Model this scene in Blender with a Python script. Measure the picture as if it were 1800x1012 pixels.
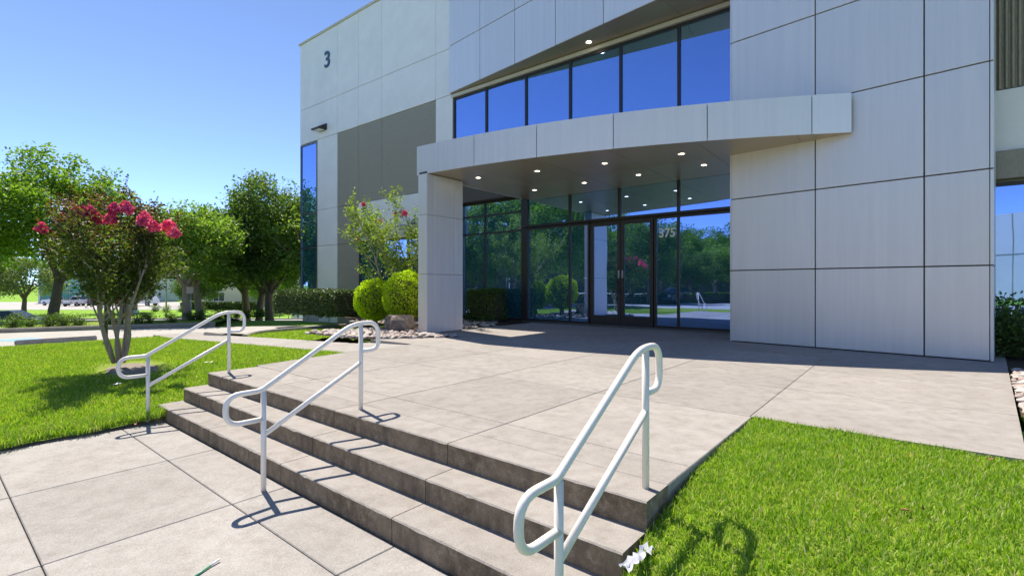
import bpy, bmesh, math, random
import numpy as np
from mathutils import Matrix, Vector
R = math.radians
random.seed(7); rng = np.random.default_rng(7)
scene = bpy.context.scene
for o in list(bpy.data.objects): bpy.data.objects.remove(o)
col = scene.collection

# ------------------------------------------------------------------ camera, sky, sun, exposure
cam_d = bpy.data.cameras.new('camera'); cam = bpy.data.objects.new('camera', cam_d); col.objects.link(cam)
cam.location = (0, 0, 1.2); cam.rotation_euler = (R(90), 0, 0)
cam_d.sensor_width = 36.0; cam_d.lens = 36.0 * 865 / 1800; cam_d.shift_y = -5 / 1800
cam_d.clip_start = 0.05; cam_d.clip_end = 5000
scene.camera = cam
SUN_AZ, SUN_EL = R(-37.5), R(57.5)           # azimuth from +Y towards +X
SDIR = Vector((math.sin(SUN_AZ) * math.cos(SUN_EL), math.cos(SUN_AZ) * math.cos(SUN_EL), math.sin(SUN_EL)))
world = bpy.data.worlds.new('World'); scene.world = world; world.use_nodes = True
wn = world.node_tree.nodes; wl = world.node_tree.links
sky = wn.new('ShaderNodeTexSky'); sky.sky_type = 'NISHITA'; sky.sun_disc = False
sky.sun_elevation = SUN_EL; sky.sun_rotation = SUN_AZ % (2 * math.pi)
sky.air_density = 0.255; sky.dust_density = 0.0; sky.ozone_density = 5.0; sky.altitude = 150
wn['Background'].inputs['Strength'].default_value = 0.15
wl.new(sky.outputs[0], wn['Background'].inputs['Color'])
sun_d = bpy.data.lights.new('sun', 'SUN'); sun = bpy.data.objects.new('sun', sun_d); col.objects.link(sun)
sun_d.energy = 2.1; sun_d.angle = R(0.53); sun_d.color = (1.0, 0.965, 0.92)
sun.rotation_euler = SDIR.to_track_quat('Z', 'Y').to_euler(); sun.location = (-20, 25, 40)
vs = scene.view_settings
vs.view_transform = 'Standard'; vs.look = 'None'; vs.gamma = 1.0; vs.exposure = 1.80; vs.use_curve_mapping = False
vs.use_white_balance = True; vs.white_balance_temperature = 7400; vs.white_balance_tint = 10
scene.cycles.max_bounces = 8; scene.cycles.transparent_max_bounces = 8

# ------------------------------------------------------------------ frames: paving (P), building (B), metal facade (M)
class Frame:
    def __init__(self, deg):
        a = R(deg); self.t = (math.sin(a), -math.cos(a)); self.n = (math.cos(a), math.sin(a))
        self.rz = math.atan2(self.t[1], self.t[0])
    def xy(self, s, d): return (s * self.t[0] + d * self.n[0], s * self.t[1] + d * self.n[1])
    def p(self, s, d, z): x, y = self.xy(s, d); return Vector((x, y, z))
    def sd(self, x, y): return (x * self.t[0] + y * self.t[1], x * self.n[0] + y * self.n[1])
P, B, M = Frame(50.7), Frame(51.74), Frame(44.67)
W0 = Frame(90)                                # world frame: s = x, d = y
def s_on(F, px, d):                           # where a vertical line of the photograph meets a facade plane
    x = (px - 900) / 865.0; Y = d / (F.n[1] + F.n[0] * x); return Y * (F.t[0] * x + F.t[1])

# ------------------------------------------------------------------ materials
MATS = {}
def nmat(name):
    m = bpy.data.materials.new(name); m.use_nodes = True; MATS[name] = m
    return m, m.node_tree.nodes, m.node_tree.links, m.node_tree.nodes['Principled BSDF']
def noise(N, L, scale, detail=4, rough=.6, vec=None, w=None):
    n = N.new('ShaderNodeTexNoise'); n.inputs['Scale'].default_value = scale
    n.inputs['Detail'].default_value = detail; n.inputs['Roughness'].default_value = rough
    if vec is not None: L.new(vec, n.inputs['Vector'])
    return n.outputs['Fac']
def ramp(N, L, fac, stops):
    r = N.new('ShaderNodeValToRGB'); e = r.color_ramp.elements
    while len(e) < len(stops): e.new(0.5)
    for k, (p, c) in enumerate(stops): e[k].position = p; e[k].color = (*c, 1)
    L.new(fac, r.inputs[0]); return r.outputs[0]
def mixc(N, L, fac, a, b, mode='MIX'):
    m = N.new('ShaderNodeMix'); m.data_type = 'RGBA'; m.blend_type = mode
    for i, v in ((0, fac), (6, a), (7, b)):
        if hasattr(v, 'node'): L.new(v, m.inputs[i])
        elif i == 0: m.inputs[0].default_value = v
        else: m.inputs[i].default_value = (*v, 1)
    return m.outputs[2]
def bump(N, L, h, strength, dist, bs):
    b = N.new('ShaderNodeBump'); b.inputs['Strength'].default_value = strength; b.inputs['Distance'].default_value = dist
    L.new(h, b.inputs['Height']); L.new(b.outputs[0], bs.inputs['Normal'])
def pos(N): return N.new('ShaderNodeNewGeometry').outputs['Position']
def scaled(N, L, v, s):
    m = N.new('ShaderNodeMapping'); m.inputs['Scale'].default_value = s; L.new(v, m.inputs[0]); return m.outputs[0]

def m_concrete(name, c0, c1, stain, pit=.35, island=0.0):
    m, N, L, bs = nmat(name); p = pos(N)
    big = noise(N, L, .9, 5, .65, p); mid = noise(N, L, 7, 6, .7, p); fine = noise(N, L, 160, 2, .5, p)
    c = ramp(N, L, big, [(.32, c0), (.68, c1)])
    c = mixc(N, L, ramp(N, L, mid, [(.45, (0, 0, 0)), (.72, (.7, .7, .7))]), c, stain)
    c = mixc(N, L, .55, c, ramp(N, L, fine, [(.3, (.55, .55, .55)), (.7, (1.3, 1.3, 1.3))]), 'MULTIPLY')
    spots = noise(N, L, 38, 2, .5, p)
    wear = noise(N, L, 4.5, 8, .8, p)
    c = mixc(N, L, 1.0, c, ramp(N, L, wear, [(.34, (.90, .89, .875)), (.5, (1.02, 1.02, 1.02)), (.66, (1.08, 1.08, 1.08))]), 'MULTIPLY')
    c = mixc(N, L, ramp(N, L, spots, [(.72, (0, 0, 0)), (.78, (.6, .6, .6))]), c, tuple(x * .45 for x in stain))
    if island:
        oi = N.new('ShaderNodeObjectInfo')
        c = mixc(N, L, 1.0, c, ramp(N, L, oi.outputs['Random'], [(0, (1 - island,) * 3), (1, (1 + island * .4,) * 3)]), 'MULTIPLY')
    L.new(c, bs.inputs['Base Color']); bs.inputs['Roughness'].default_value = .88
    bs.inputs['Specular IOR Level'].default_value = .25
    bump(N, L, fine, pit, .004, bs); return m
m_concrete('plaza_concrete', (.325, .303, .282), (.39, .366, .344), (.25, .228, .206), .35, .10)
m_concrete('walk_concrete', (.335, .32, .304), (.395, .38, .364), (.27, .255, .238), .35, .07)
m_concrete('kerb_concrete', (.31, .285, .255), (.40, .37, .335), (.23, .20, .17))
m_concrete('street_concrete', (.40, .39, .37), (.46, .45, .43), (.35, .34, .32))
def m_riser():
    m, N, L, bs = nmat('stained_riser'); p = pos(N)
    big = noise(N, L, 2.2, 6, .7, p); mid = noise(N, L, 13, 6, .75, p); fine = noise(N, L, 120, 3, .6, p)
    drip = noise(N, L, 1.0, 4, .6, scaled(N, L, p, (5, 5, 1.5)))
    c = ramp(N, L, mid, [(.3, (.10, .068, .042)), (.5, (.20, .148, .098)), (.66, (.36, .285, .205)), (.8, (.55, .48, .40))])
    c = mixc(N, L, ramp(N, L, big, [(.35, (0, 0, 0)), (.7, (.75, .75, .75))]), c, (.34, .262, .185))
    c = mixc(N, L, ramp(N, L, drip, [(.5, (0, 0, 0)), (.68, (.7, .7, .7))]), c, (.10, .078, .058))
    c = mixc(N, L, .6, c, ramp(N, L, fine, [(.3, (.6, .6, .6)), (.7, (1.25, 1.25, 1.25))]), 'MULTIPLY')
    L.new(c, bs.inputs['Base Color']); bs.inputs['Roughness'].default_value = .92; bump(N, L, fine, .5, .006, bs)
m_riser()
def m_simple(name, c, rough=.6, metal=0.0, var=.0, scale=6, spec=.5, bmp=0.0, bscale=80, vscale=None):
    m, N, L, bs = nmat(name); bs.inputs['Roughness'].default_value = rough; bs.inputs['Metallic'].default_value = metal
    bs.inputs['Specular IOR Level'].default_value = spec
    if var:
        p = pos(N); p2 = scaled(N, L, p, vscale) if vscale else p
        f = noise(N, L, scale, 5, .65, p2)
        L.new(ramp(N, L, f, [(.3, tuple(x * (1 - var) for x in c)), (.7, tuple(min(1, x * (1 + var)) for x in c))]), bs.inputs['Base Color'])
        if bmp: bump(N, L, noise(N, L, bscale, 3, .6, p2), bmp, .006, bs)
    else: bs.inputs['Base Color'].default_value = (*c, 1)
    return m
def m_metal(name, c, rough):
    m, N, L, bs = nmat(name); p = pos(N)
    streak = noise(N, L, 1.0, 5, .7, scaled(N, L, p, (9, 9, .35))); big = noise(N, L, .5, 3, .5, p)
    oi = N.new('ShaderNodeObjectInfo')
    cc = ramp(N, L, streak, [(.25, tuple(x * .93 for x in c)), (.75, tuple(x * 1.05 for x in c))])
    cc = mixc(N, L, 1.0, cc, ramp(N, L, oi.outputs['Random'], [(0, (.95, .95, .95)), (1, (1.03, 1.03, 1.03))]), 'MULTIPLY')
    L.new(cc, bs.inputs['Base Color']); bs.inputs['Metallic'].default_value = .42
    r = ramp(N, L, streak, [(.2, (rough - .05,) * 3), (.8, (rough + .08,) * 3)]); L.new(r, bs.inputs['Roughness'])
    bump(N, L, big, .04, .05, bs)
m_metal('satin_metal', (.78, .735, .71), .42)
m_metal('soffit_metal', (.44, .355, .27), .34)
m_simple('dark_backing', (.10, .085, .07), .8)  # one even dark brown for the backing behind slabs, panels and panes
m_simple('white_concrete', (.86, .82, .80), .8, 0, .05, 1.3, .3, .05, 60)
m_simple('wall_joint', (.58, .545, .50), .85)
m_simple('taupe_stucco', (.345, .31, .255), .95, 0, .16, 22, .1, .6, 70, (3, 3, .6))
m_simple('ribbed_concrete', (.34, .30, .235), .95, 0, .15, 14, .1, .4, 60)
m_simple('beige_trim', (.60, .55, .47), .6, 0, .05, 3)
m_simple('bronze_frame', (.050, .044, .042), .42, .5)
m_simple('grey_frame', (.17, .165, .16), .4, .6)
m_simple('rail_paint', (.84, .80, .75), .32, 0, .03, 9, .5)
m_simple('roof_dark', (.12, .12, .12), .9)
m_simple('white_plastic', (.8, .8, .8), .4)
m_simple('paper', (.42, .45, .52), .8, 0, .08, 40)
m_simple('green_plastic', (.10, .42, .22), .35)
m_simple('sign_blue', (.03, .085, .16), .45)
m_simple('boulder', (.20, .165, .14), .95, 0, .35, 7, .2, .8, 30)
m_simple('bark_brown', (.17, .135, .105), .95, 0, .35, 9, .15, .9, 50, (3, 3, .7))
m_simple('bark_pale', (.34, .275, .225), .85, 0, .25, 8, .2, .4, 40, (3, 3, .6))
m_simple('mulch', (.27, .235, .195), .95, 0, .45, 30, .1, 1.0, 50)
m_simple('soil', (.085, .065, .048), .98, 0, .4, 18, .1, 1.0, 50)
m_simple('dry_leaf', (.30, .13, .055), .8, 0, .4, 25)
m_simple('brick_paving', (.42, .20, .15), .85, 0, .1, 10)
m_simple('tactile_red', (.45, .10, .10), .8, 0, .1, 10)
m_simple('blue_paint', (.16, .38, .62), .8, 0, .2, 10)
m_simple('car_dark', (.035, .045, .075), .22, .3); m_simple('car_white', (.74, .74, .74), .25)
m_simple('car_red', (.36, .03, .035), .25); m_simple('tyre', (.02, .02, .02), .85); m_simple('car_glass', (.03, .045, .06), .06, .3)
m_simple('car_grey', (.22, .23, .24), .3, .4)
m_simple('head_lamp', (.7, .7, .72), .15); m_simple('tail_lamp', (.45, .02, .02), .2)
m_simple('warehouse_grey', (.58, .59, .61), .85, 0, .05, .4); m_simple('warehouse_blue', (.20, .245, .33), .7)
m_simple('teal_glass', (.05, .19, .21), .12, .5); m_simple('house_green', (.55, .57, .36), .85, 0, .05, 1)
m_simple('pole_dark', (.035, .05, .045), .45, .3)
m_simple('pole_grey', (.34, .35, .35), .5, .5); m_simple('pink_board', (.52, .42, .40), .8)
def m_stone():
    m, N, L, bs = nmat('river_stone'); oi = N.new('ShaderNodeObjectInfo'); g = N.new('ShaderNodeNewGeometry')
    add = N.new('ShaderNodeMath'); add.operation = 'ADD'; L.new(oi.outputs['Random'], add.inputs[0]); L.new(g.outputs['Random Per Island'], add.inputs[1])
    fr = N.new('ShaderNodeMath'); fr.operation = 'FRACT'; L.new(add.outputs[0], fr.inputs[0])
    c = ramp(N, L, fr.outputs[0], [(0, (.46, .41, .37)), (.2, (.30, .22, .19)), (.4, (.52, .49, .46)), (.6, (.37, .27, .23)), (.8, (.42, .40, .385)), (1, (.58, .53, .48))])
    c = mixc(N, L, .6, c, ramp(N, L, noise(N, L, 30, 4), [(.3, (.72, .72, .72)), (.7, (1.12, 1.1, 1.1))]), 'MULTIPLY')
    L.new(c, bs.inputs['Base Color']); bs.inputs['Roughness'].default_value = .75
m_stone()
def m_leaf(name, dark, light, trans=.45, rough=.5, spec=.35):
    m, N, L, bs = nmat(name); g = N.new('ShaderNodeNewGeometry'); oi = N.new('ShaderNodeObjectInfo')
    c = ramp(N, L, g.outputs['Random Per Island'], [(0, dark), (.55, tuple((a + b) / 2 for a, b in zip(dark, light))), (1, light)])
    patch = noise(N, L, .8, 3, .6, g.outputs['Position'])
    c = mixc(N, L, .8, c, ramp(N, L, patch, [(.3, (.72, .76, .72)), (.7, (1.25, 1.2, 1.05))]), 'MULTIPLY')
    c = mixc(N, L, 1, c, ramp(N, L, oi.outputs['Random'], [(0, (.88, .9, .9)), (1, (1.1, 1.08, 1))]), 'MULTIPLY')
    L.new(c, bs.inputs['Base Color']); bs.inputs['Roughness'].default_value = rough; bs.inputs['Specular IOR Level'].default_value = spec
    t = N.new('ShaderNodeBsdfTranslucent'); tc = mixc(N, L, 1, c, (1.5, 1.7, .6), 'MULTIPLY'); L.new(tc, t.inputs[0])
    mx = N.new('ShaderNodeMixShader'); mx.inputs[0].default_value = trans
    L.new(bs.outputs[0], mx.inputs[1]); L.new(t.outputs[0], mx.inputs[2]); L.new(mx.outputs[0], N['Material Output'].inputs[0])
m_leaf('leaf_oak', (.075, .15, .025), (.21, .34, .06))
m_leaf('leaf_elm', (.11, .20, .04), (.30, .44, .11))
m_leaf('leaf_dark', (.05, .10, .03), (.14, .225, .06))
m_leaf('leaf_grey', (.10, .145, .075), (.23, .28, .15))
m_leaf('leaf_lime', (.26, .40, .015), (.60, .72, .05))
m_leaf('leaf_hedge', (.035, .07, .022), (.12, .19, .06), .25, .4, .5)
m_leaf('leaf_myrtle', (.035, .06, .018), (.14, .18, .05))
m_leaf('leaf_bronze', (.06, .03, .028), (.17, .08, .055))
m_leaf('petal', (.66, .045, .28), (.84, .16, .42), .3, .6)
m_leaf('leaf_fresh', (.10, .17, .03), (.30, .38, .09))
def m_grass(name, ramp_stops, trans):
    m, N, L, bs = nmat(name); g = N.new('ShaderNodeNewGeometry')
    c = ramp(N, L, g.outputs['Random Per Island'], ramp_stops)
    patch = noise(N, L, 1.6, 5, .65, g.outputs['Position'])
    c = mixc(N, L, .75, c, ramp(N, L, patch, [(.3, (.78, .85, .8)), (.55, (1, 1, 1)), (.75, (1.35, 1.12, 1.2))]), 'MULTIPLY')
    L.new(c, bs.inputs['Base Color']); bs.inputs['Roughness'].default_value = .55; bs.inputs['Specular IOR Level'].default_value = .3
    t = N.new('ShaderNodeBsdfTranslucent'); L.new(mixc(N, L, 1, c, (1.4, 1.5, .5), 'MULTIPLY'), t.inputs[0])
    mx = N.new('ShaderNodeMixShader'); mx.inputs[0].default_value = trans
    L.new(bs.outputs[0], mx.inputs[1]); L.new(t.outputs[0], mx.inputs[2]); L.new(mx.outputs[0], N['Material Output'].inputs[0])
m_grass('grass_blade', [(0, (.14, .27, .02)), (.45, (.25, .42, .045)), (.80, (.37, .54, .10)), (.90, (.48, .50, .22)), (1, (.56, .50, .33))], .40)
m_simple('turf', (.19, .27, .04), .95, 0, .3, 5, .1, .6, 90)
m_simple('far_turf', (.20, .37, .04), .95, 0, .2, 2, .1)
m_simple('far_field', (.20, .21, .12), .95, 0, .25, .08, .1)
def m_glass():
    m, N, L, bs = nmat('blue_glass')
    gl = N.new('ShaderNodeBsdfGlossy'); gl.inputs['Roughness'].default_value = .004
    lw = N.new('ShaderNodeLayerWeight'); lw.inputs['Blend'].default_value = .35
    c = ramp(N, L, lw.outputs['Fresnel'], [(0, (.24, .37, .74)), (.6, (.33, .47, .84)), (1, (.9, .93, .98))]); L.new(c, gl.inputs[0])
    wav = noise(N, L, .7, 2, .4, pos(N)); b = N.new('ShaderNodeBump'); b.inputs['Strength'].default_value = .05; b.inputs['Distance'].default_value = .05
    L.new(wav, b.inputs['Height']); L.new(b.outputs[0], gl.inputs['Normal'])
    df = N.new('ShaderNodeBsdfDiffuse'); df.inputs[0].default_value = (.012, .06, .075, 1)
    ad = N.new('ShaderNodeAddShader'); L.new(gl.outputs[0], ad.inputs[0]); L.new(df.outputs[0], ad.inputs[1]); L.new(ad.outputs[0], N['Material Output'].inputs[0])
m_glass()
def m_lamp():
    m, N, L, bs = nmat('lamp_glow'); bs.inputs['Emission Color'].default_value = (1, .93, .82, 1); bs.inputs['Emission Strength'].default_value = 5
m_lamp()

# ------------------------------------------------------------------ helpers
def tag(o, label=None, cat=None, group=None, kind=None):
    if label: o['label'] = label
    if cat: o['category'] = cat
    if group: o['group'] = group
    if kind: o['kind'] = kind
    return o
def put(o, parent):
    col.objects.link(o)
    if parent is not None:
        o.parent = parent; o.matrix_parent_inverse = world_of(parent).inverted()
    return o
def world_of(o):
    m = o.matrix_basis
    return world_of(o.parent) @ o.matrix_parent_inverse @ m if o.parent else m
def empty(name, loc, rz=0):
    o = bpy.data.objects.new(name, None); o.location = loc; o.rotation_euler = (0, 0, rz); o.empty_display_size = .3
    col.objects.link(o); return o
def mesh_obj(name, verts, faces, mat, parent=None, loc=(0, 0, 0), rz=0, smooth=False):
    me = bpy.data.meshes.new(name); me.from_pydata(verts, [], faces); me.update()
    if mat: me.materials.append(MATS[mat])
    if smooth: me.polygons.foreach_set('use_smooth', [True] * len(me.polygons))
    o = bpy.data.objects.new(name, me); o.location = loc; o.rotation_euler = (0, 0, rz)
    return put(o, parent)
BOX = {}
def box_mesh(name, lx, ly, lz, mat, bev):
    k = (name, round(lx, 4), round(ly, 4), round(lz, 4), mat, bev)
    if k not in BOX:
        bm = bmesh.new(); bmesh.ops.create_cube(bm, size=1)
        bmesh.ops.scale(bm, vec=(lx, ly, lz), verts=bm.verts)
        if bev: bmesh.ops.bevel(bm, geom=bm.edges[:], offset=min(bev, .45 * min(lx, ly, lz)), segments=1, affect='EDGES')
        me = bpy.data.meshes.new(name); bm.to_mesh(me); bm.free(); me.materials.append(MATS[mat]); BOX[k] = me
    return BOX[k]
def box(name, F, s0, s1, d0, d1, z0, z1, mat, parent=None, bev=.004):
    o = bpy.data.objects.new(name, box_mesh(name, s1 - s0, d1 - d0, z1 - z0, mat, bev))
    x, y = F.xy((s0 + s1) / 2, (d0 + d1) / 2); o.location = (x, y, (z0 + z1) / 2); o.rotation_euler = (0, 0, F.rz)
    return put(o, parent)
def prism(name, pts, z0, z1, mat, parent=None):
    n = len(pts)
    a = sum(pts[i][0] * pts[(i + 1) % n][1] - pts[(i + 1) % n][0] * pts[i][1] for i in range(n))
    if a < 0: pts = pts[::-1]
    cx = sum(p[0] for p in pts) / n; cy = sum(p[1] for p in pts) / n
    v = [(p[0] - cx, p[1] - cy, 0) for p in pts] + [(p[0] - cx, p[1] - cy, z1 - z0) for p in pts]
    f = [tuple(range(n))[::-1], tuple(range(n, 2 * n))] + [(i, (i + 1) % n, (i + 1) % n + n, i + n) for i in range(n)]
    return mesh_obj(name, v, f, mat, parent, (cx, cy, z0))
def tube_geo(path, rad, sides=10, cap=True):
    path = [Vector(p) for p in path]; n = len(path); rads = rad if isinstance(rad, (list, tuple)) else [rad] * n
    V, Fc = [], []; up = None
    for i, p in enumerate(path):
        d = (path[min(i + 1, n - 1)] - path[max(i - 1, 0)]).normalized()
        if up is None: up = d.orthogonal().normalized()
        else: up = (up - d * up.dot(d)).normalized()
        b = d.cross(up)
        for k in range(sides):
            a = 2 * math.pi * k / sides; V.append(tuple(p + (up * math.cos(a) + b * math.sin(a)) * rads[i]))
        if i:
            for k in range(sides):
                k2 = (k + 1) % sides; o = (i - 1) * sides
                Fc.append((o + k, o + k2, o + sides + k2, o + sides + k))
    if cap: Fc += [tuple(range(sides))[::-1], tuple(range((n - 1) * sides, n * sides))]
    return V, Fc
def tubes(name, specs, mat, parent=None, sides=10, loc=(0, 0, 0)):
    V, Fc = [], []; l = Vector(loc)
    for path, rad in specs:
        v, f = tube_geo([Vector(p) - l for p in path], rad, sides); o = len(V); V += v; Fc += [tuple(i + o for i in q) for q in f]
    return mesh_obj(name, V, Fc, mat, parent, loc, 0, True)
def np_mesh(name, V, nper, nfaces_loops, mat, parent=None, loc=(0, 0, 0)):
    """V: (k, nper, 3) vertex blocks; nfaces_loops: list of faces inside one block"""
    k = len(V); me = bpy.data.meshes.new(name); me.vertices.add(k * nper)
    me.vertices.foreach_set('co', np.ascontiguousarray(V, dtype=np.float32).ravel())
    loops = np.concatenate([np.array(f) for f in nfaces_loops]); sizes = np.array([len(f) for f in nfaces_loops])
    allo = (loops[None, :] + (np.arange(k) * nper)[:, None]).ravel()
    me.loops.add(len(allo)); me.loops.foreach_set('vertex_index', allo.astype(np.int32))
    tot = np.tile(sizes, k); st = np.concatenate([[0], np.cumsum(tot)[:-1]])
    me.polygons.add(len(tot)); me.polygons.foreach_set('loop_start', st.astype(np.int32))
    me.update(calc_edges=True); me.validate()
    me.materials.append(MATS[mat])
    o = bpy.data.objects.new(name, me); o.location = loc
    return put(o, parent)
def leaves_geo(C, size, up=.3, aspect=.5):
    """leaf diamonds folded along the midrib at the centres C"""
    n = len(C); a = rng.normal(size=(n, 3)); a[:, 2] *= .7; a /= np.linalg.norm(a, axis=1)[:, None]
    nr = rng.normal(size=(n, 3)); nr[:, 2] += up * 3; nr -= a * (nr * a).sum(1)[:, None]; nr /= np.linalg.norm(nr, axis=1)[:, None]
    b = np.cross(a, nr); L = size * rng.uniform(.7, 1.3, n)[:, None]; Wd = L * aspect
    return np.stack([C - a * L * .5, C + b * Wd * .5 + nr * L * .08, C + a * L * .5 - nr * L * .12, C - b * Wd * .5 + nr * L * .08], axis=1)
LEAF_F = [[0, 1, 2], [0, 2, 3]]
def copy_tree(o, parent=None):
    c = o.copy(); col.objects.link(c)
    if parent is not None: c.parent = parent
    for ch in list(o.children): copy_tree(ch, c)
    return c
def text_obj(name, txt, F, s, d, z, h, depth, mat, parent, bold=.0, sx=1.0):
    cu = bpy.data.curves.new(name, 'FONT'); cu.body = txt; cu.size = h / .70; cu.extrude = depth / 2; cu.offset = bold; cu.align_x = 'CENTER'
    tmp = bpy.data.objects.new('tmp', cu); col.objects.link(tmp)
    me = bpy.data.meshes.new_from_object(tmp.evaluated_get(bpy.context.evaluated_depsgraph_get()))
    bpy.data.objects.remove(tmp); me.name = name; me.materials.clear(); me.materials.append(MATS[mat])
    me.transform(Matrix.Scale(sx, 4, (1, 0, 0)))
    o = bpy.data.objects.new(name, me); x, y = F.xy(s, d); o.location = (x, y, z); o.rotation_euler = (R(90), 0, F.rz)
    return put(o, parent)

# ------------------------------------------------------------------ terrain
def sm(a, b, x): t = min(1, max(0, (x - a) / (b - a))); return t * t * (3 - 2 * t)
def terrain_z(x, y): return -.56 - 1.75 * sm(24, 38, y) - .45 * sm(60, 98, y)
ys = [-900, -300, -120, -60, -30, -10, 0, 10, 18, 22, 24, 26, 28, 30, 32, 34, 36, 38, 42, 50, 60, 66, 72, 78, 84, 90, 98, 130, 200, 400, 900, 3000]
xs = [-3000, -600, -200, -80, -40, -20, 0, 20, 60, 200, 600, 3000]
V = [(x, y, terrain_z(x, y)) for y in ys for x in xs]; nx = len(xs)
Fc = [(j * nx + i, j * nx + i + 1, (j + 1) * nx + i + 1, (j + 1) * nx + i) for j in range(len(ys) - 1) for i in range(nx - 1)]
tag(mesh_obj('ground', V, Fc, 'far_turf'), kind='structure')
def sheet(name, poly_fn, mat, kind='structure', label=None, cat=None):
    o = mesh_obj(name, poly_fn[0], poly_fn[1], mat); return tag(o, label, cat, None, kind)
def strip(name, x0, x1, yv, dz, mat):
    V = []; 
    for y in yv: V += [(x0, y, terrain_z(0, y) + dz), (x1, y, terrain_z(0, y) + dz)]
    return tag(mesh_obj(name, V, [(2 * i, 2 * i + 1, 2 * i + 3, 2 * i + 2) for i in range(len(yv) - 1)], mat), kind='structure')
strip('street', -160, 120, [38.5, 42, 46, 50], .02, 'street_concrete')
strip('far_parking_lot', -160, 40, [72, 78, 84, 90, 98, 115], .02, 'street_concrete')
box('street_kerb', W0, -160, 120, 38.2, 38.5, -2.6, -2.17, 'kerb_concrete', None, .02)['kind'] = 'structure'
box('street_kerb', W0, -160, 120, 50, 50.3, -2.6, -2.17, 'kerb_concrete', None, .02)['kind'] = 'structure'
# parking drive left of the lawn and behind the camera
def poly_sheet(name, pts, z, mat):
    return tag(mesh_obj(name, [(x, y, z) for x, y in pts], [tuple(range(len(pts)))], mat), kind='structure')
PK = -.44
poly_sheet('parking_lot', [(-120, -26), (26, -26), P.xy(9, -9), P.xy(-18.3, -9), P.xy(-18.3, 3.0), P.xy(-18.6, 6.6), P.xy(-16.6, 7.5), P.xy(-17.2, 12.5), (-13.0, 19.0), (-17.3, 16.9), (-60, 2), (-120, -18)], PK, 'street_concrete')
V = []
kp = [(-60, 2.2), (-30, 12.1), (-17.4, 17.0), (-15.2, 18.3), (-13.2, 19.2), (-12.0, 19.9)]
def kerb(name, pts, w, z0, z1, mat='kerb_concrete'):
    V, Fc = [], []
    for i, p in enumerate(pts):
        a = Vector(pts[max(i - 1, 0)]); b = Vector(pts[min(i + 1, len(pts) - 1)]); t = (b - a).normalized(); n = Vector((-t.y, t.x)) * w / 2; q = Vector(p)
        for off, z in ((-1, z0), (-1, z1 - .03), (-.7, z1), (.7, z1), (1, z1 - .03), (1, z0)): V.append((q.x + n.x * off, q.y + n.y * off, z))
        if i:
            for k in range(5): o = 6 * (i - 1); Fc.append((o + k, o + k + 1, o + k + 7, o + k + 6))
    m = 6 * (len(pts) - 1); Fc += [(0, 1, 2, 3, 4, 5), tuple(m + k for k in range(6))[::-1]]
    return tag(mesh_obj(name, V, Fc, mat), kind='structure')
kerb('parking_kerb', kp, .18, -.6, -.29)
# planted verge behind that kerb
V = []
for (x, y) in kp: V += [(x - .05, y + .1, -.33), (x - 1.3, y + 3.4, -.36)]
V2 = V + [(v[0] - 1.5, v[1] + 4.5, terrain_z(0, v[1] + 4.5) + .01) for v in V[1::2]]
n = len(kp); F2 = [(2 * i, 2 * i + 2, 2 * i + 3, 2 * i + 1) for i in range(n - 1)] + [(2 * i + 1, 2 * i + 3, 2 * n + i + 1, 2 * n + i) for i in range(n - 1)]
tag(mesh_obj('verge', V2, F2, 'turf'), kind='structure')

# lawns: height fields
def walk_z(s): return -.02 - .38 * min(1, max(0, (-8 - s) / 9.5))
def lawn1_z(s, d):
    t = min(1, max(0, (d - 1.55) / 3.3)); t = t * t * (3 - 2 * t) * .4 + t * .6
    zl = -.455 + .06 * min(1, max(0, (-7.3 - s) / 1.5))
    z = zl + t * (walk_z(s) - .015 - zl)
    e = min(1, max(0, (-17.0 - s) / 1.4)); return z * (1 - e) + (PK + .03) * e
def lawn3_z(s, d):
    return float(np.interp(d, [1.3, 1.6, 2.0, 2.3, 2.6, 3.0, 3.6, 4.85], [-.50, -.46, -.345, -.24, -.15, -.085, -.04, -.012])) - .02 * max(0, min(1, s + .5))
def height_sheet(name, F, s0, s1, d0, d1, fz, mat, step=.25, mask=None):
    ns = max(2, int((s1 - s0) / step) + 1); nd = max(2, int((d1 - d0) / step) + 1)
    S = np.linspace(s0, s1, ns); D = np.linspace(d0, d1, nd); V = []; 
    for d in D:
        for s in S: x, y = F.xy(s, d); V.append((x, y, fz(s, d)))
    Fc = [(j * ns + i, j * ns + i + 1, (j + 1) * ns + i + 1, (j + 1) * ns + i) for j in range(nd - 1) for i in range(ns - 1)
          if mask is None or mask((S[i] + S[i + 1]) / 2, (D[j] + D[j + 1]) / 2)]
    o = mesh_obj(name, V, Fc, mat, None, (0, 0, 0), 0, True); return tag(o, kind='structure')
def blades(name, pts, h, w, label, mat='grass_blade', lean=.8):
    n = len(pts); a = rng.uniform(0, 2 * np.pi, n); dx = np.stack([np.cos(a), np.sin(a), 0 * a], 1)
    l = rng.uniform(0, 2 * np.pi, n); ln = np.stack([np.cos(l), np.sin(l), 0 * l], 1) * rng.uniform(.1, 1, n)[:, None] * lean
    H = (h * rng.uniform(.5, 1.25, n))[:, None]; Wd = w * rng.uniform(.7, 1.3, n)[:, None]; up = np.array([[0, 0, 1.]])
    base = pts - up * .004; mid = base + up * H * .6 + ln * H * .35; tip = base + up * H * .95 + ln * H
    Vb = np.stack([base - dx * Wd * .5, base + dx * Wd * .5, mid + dx * Wd * .42, mid - dx * Wd * .42, tip], 1)
    o = np_mesh(name, Vb, 5, [[0, 1, 2, 3], [3, 2, 4]], mat); return tag(o, label, 'grass', None, 'stuff')
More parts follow.
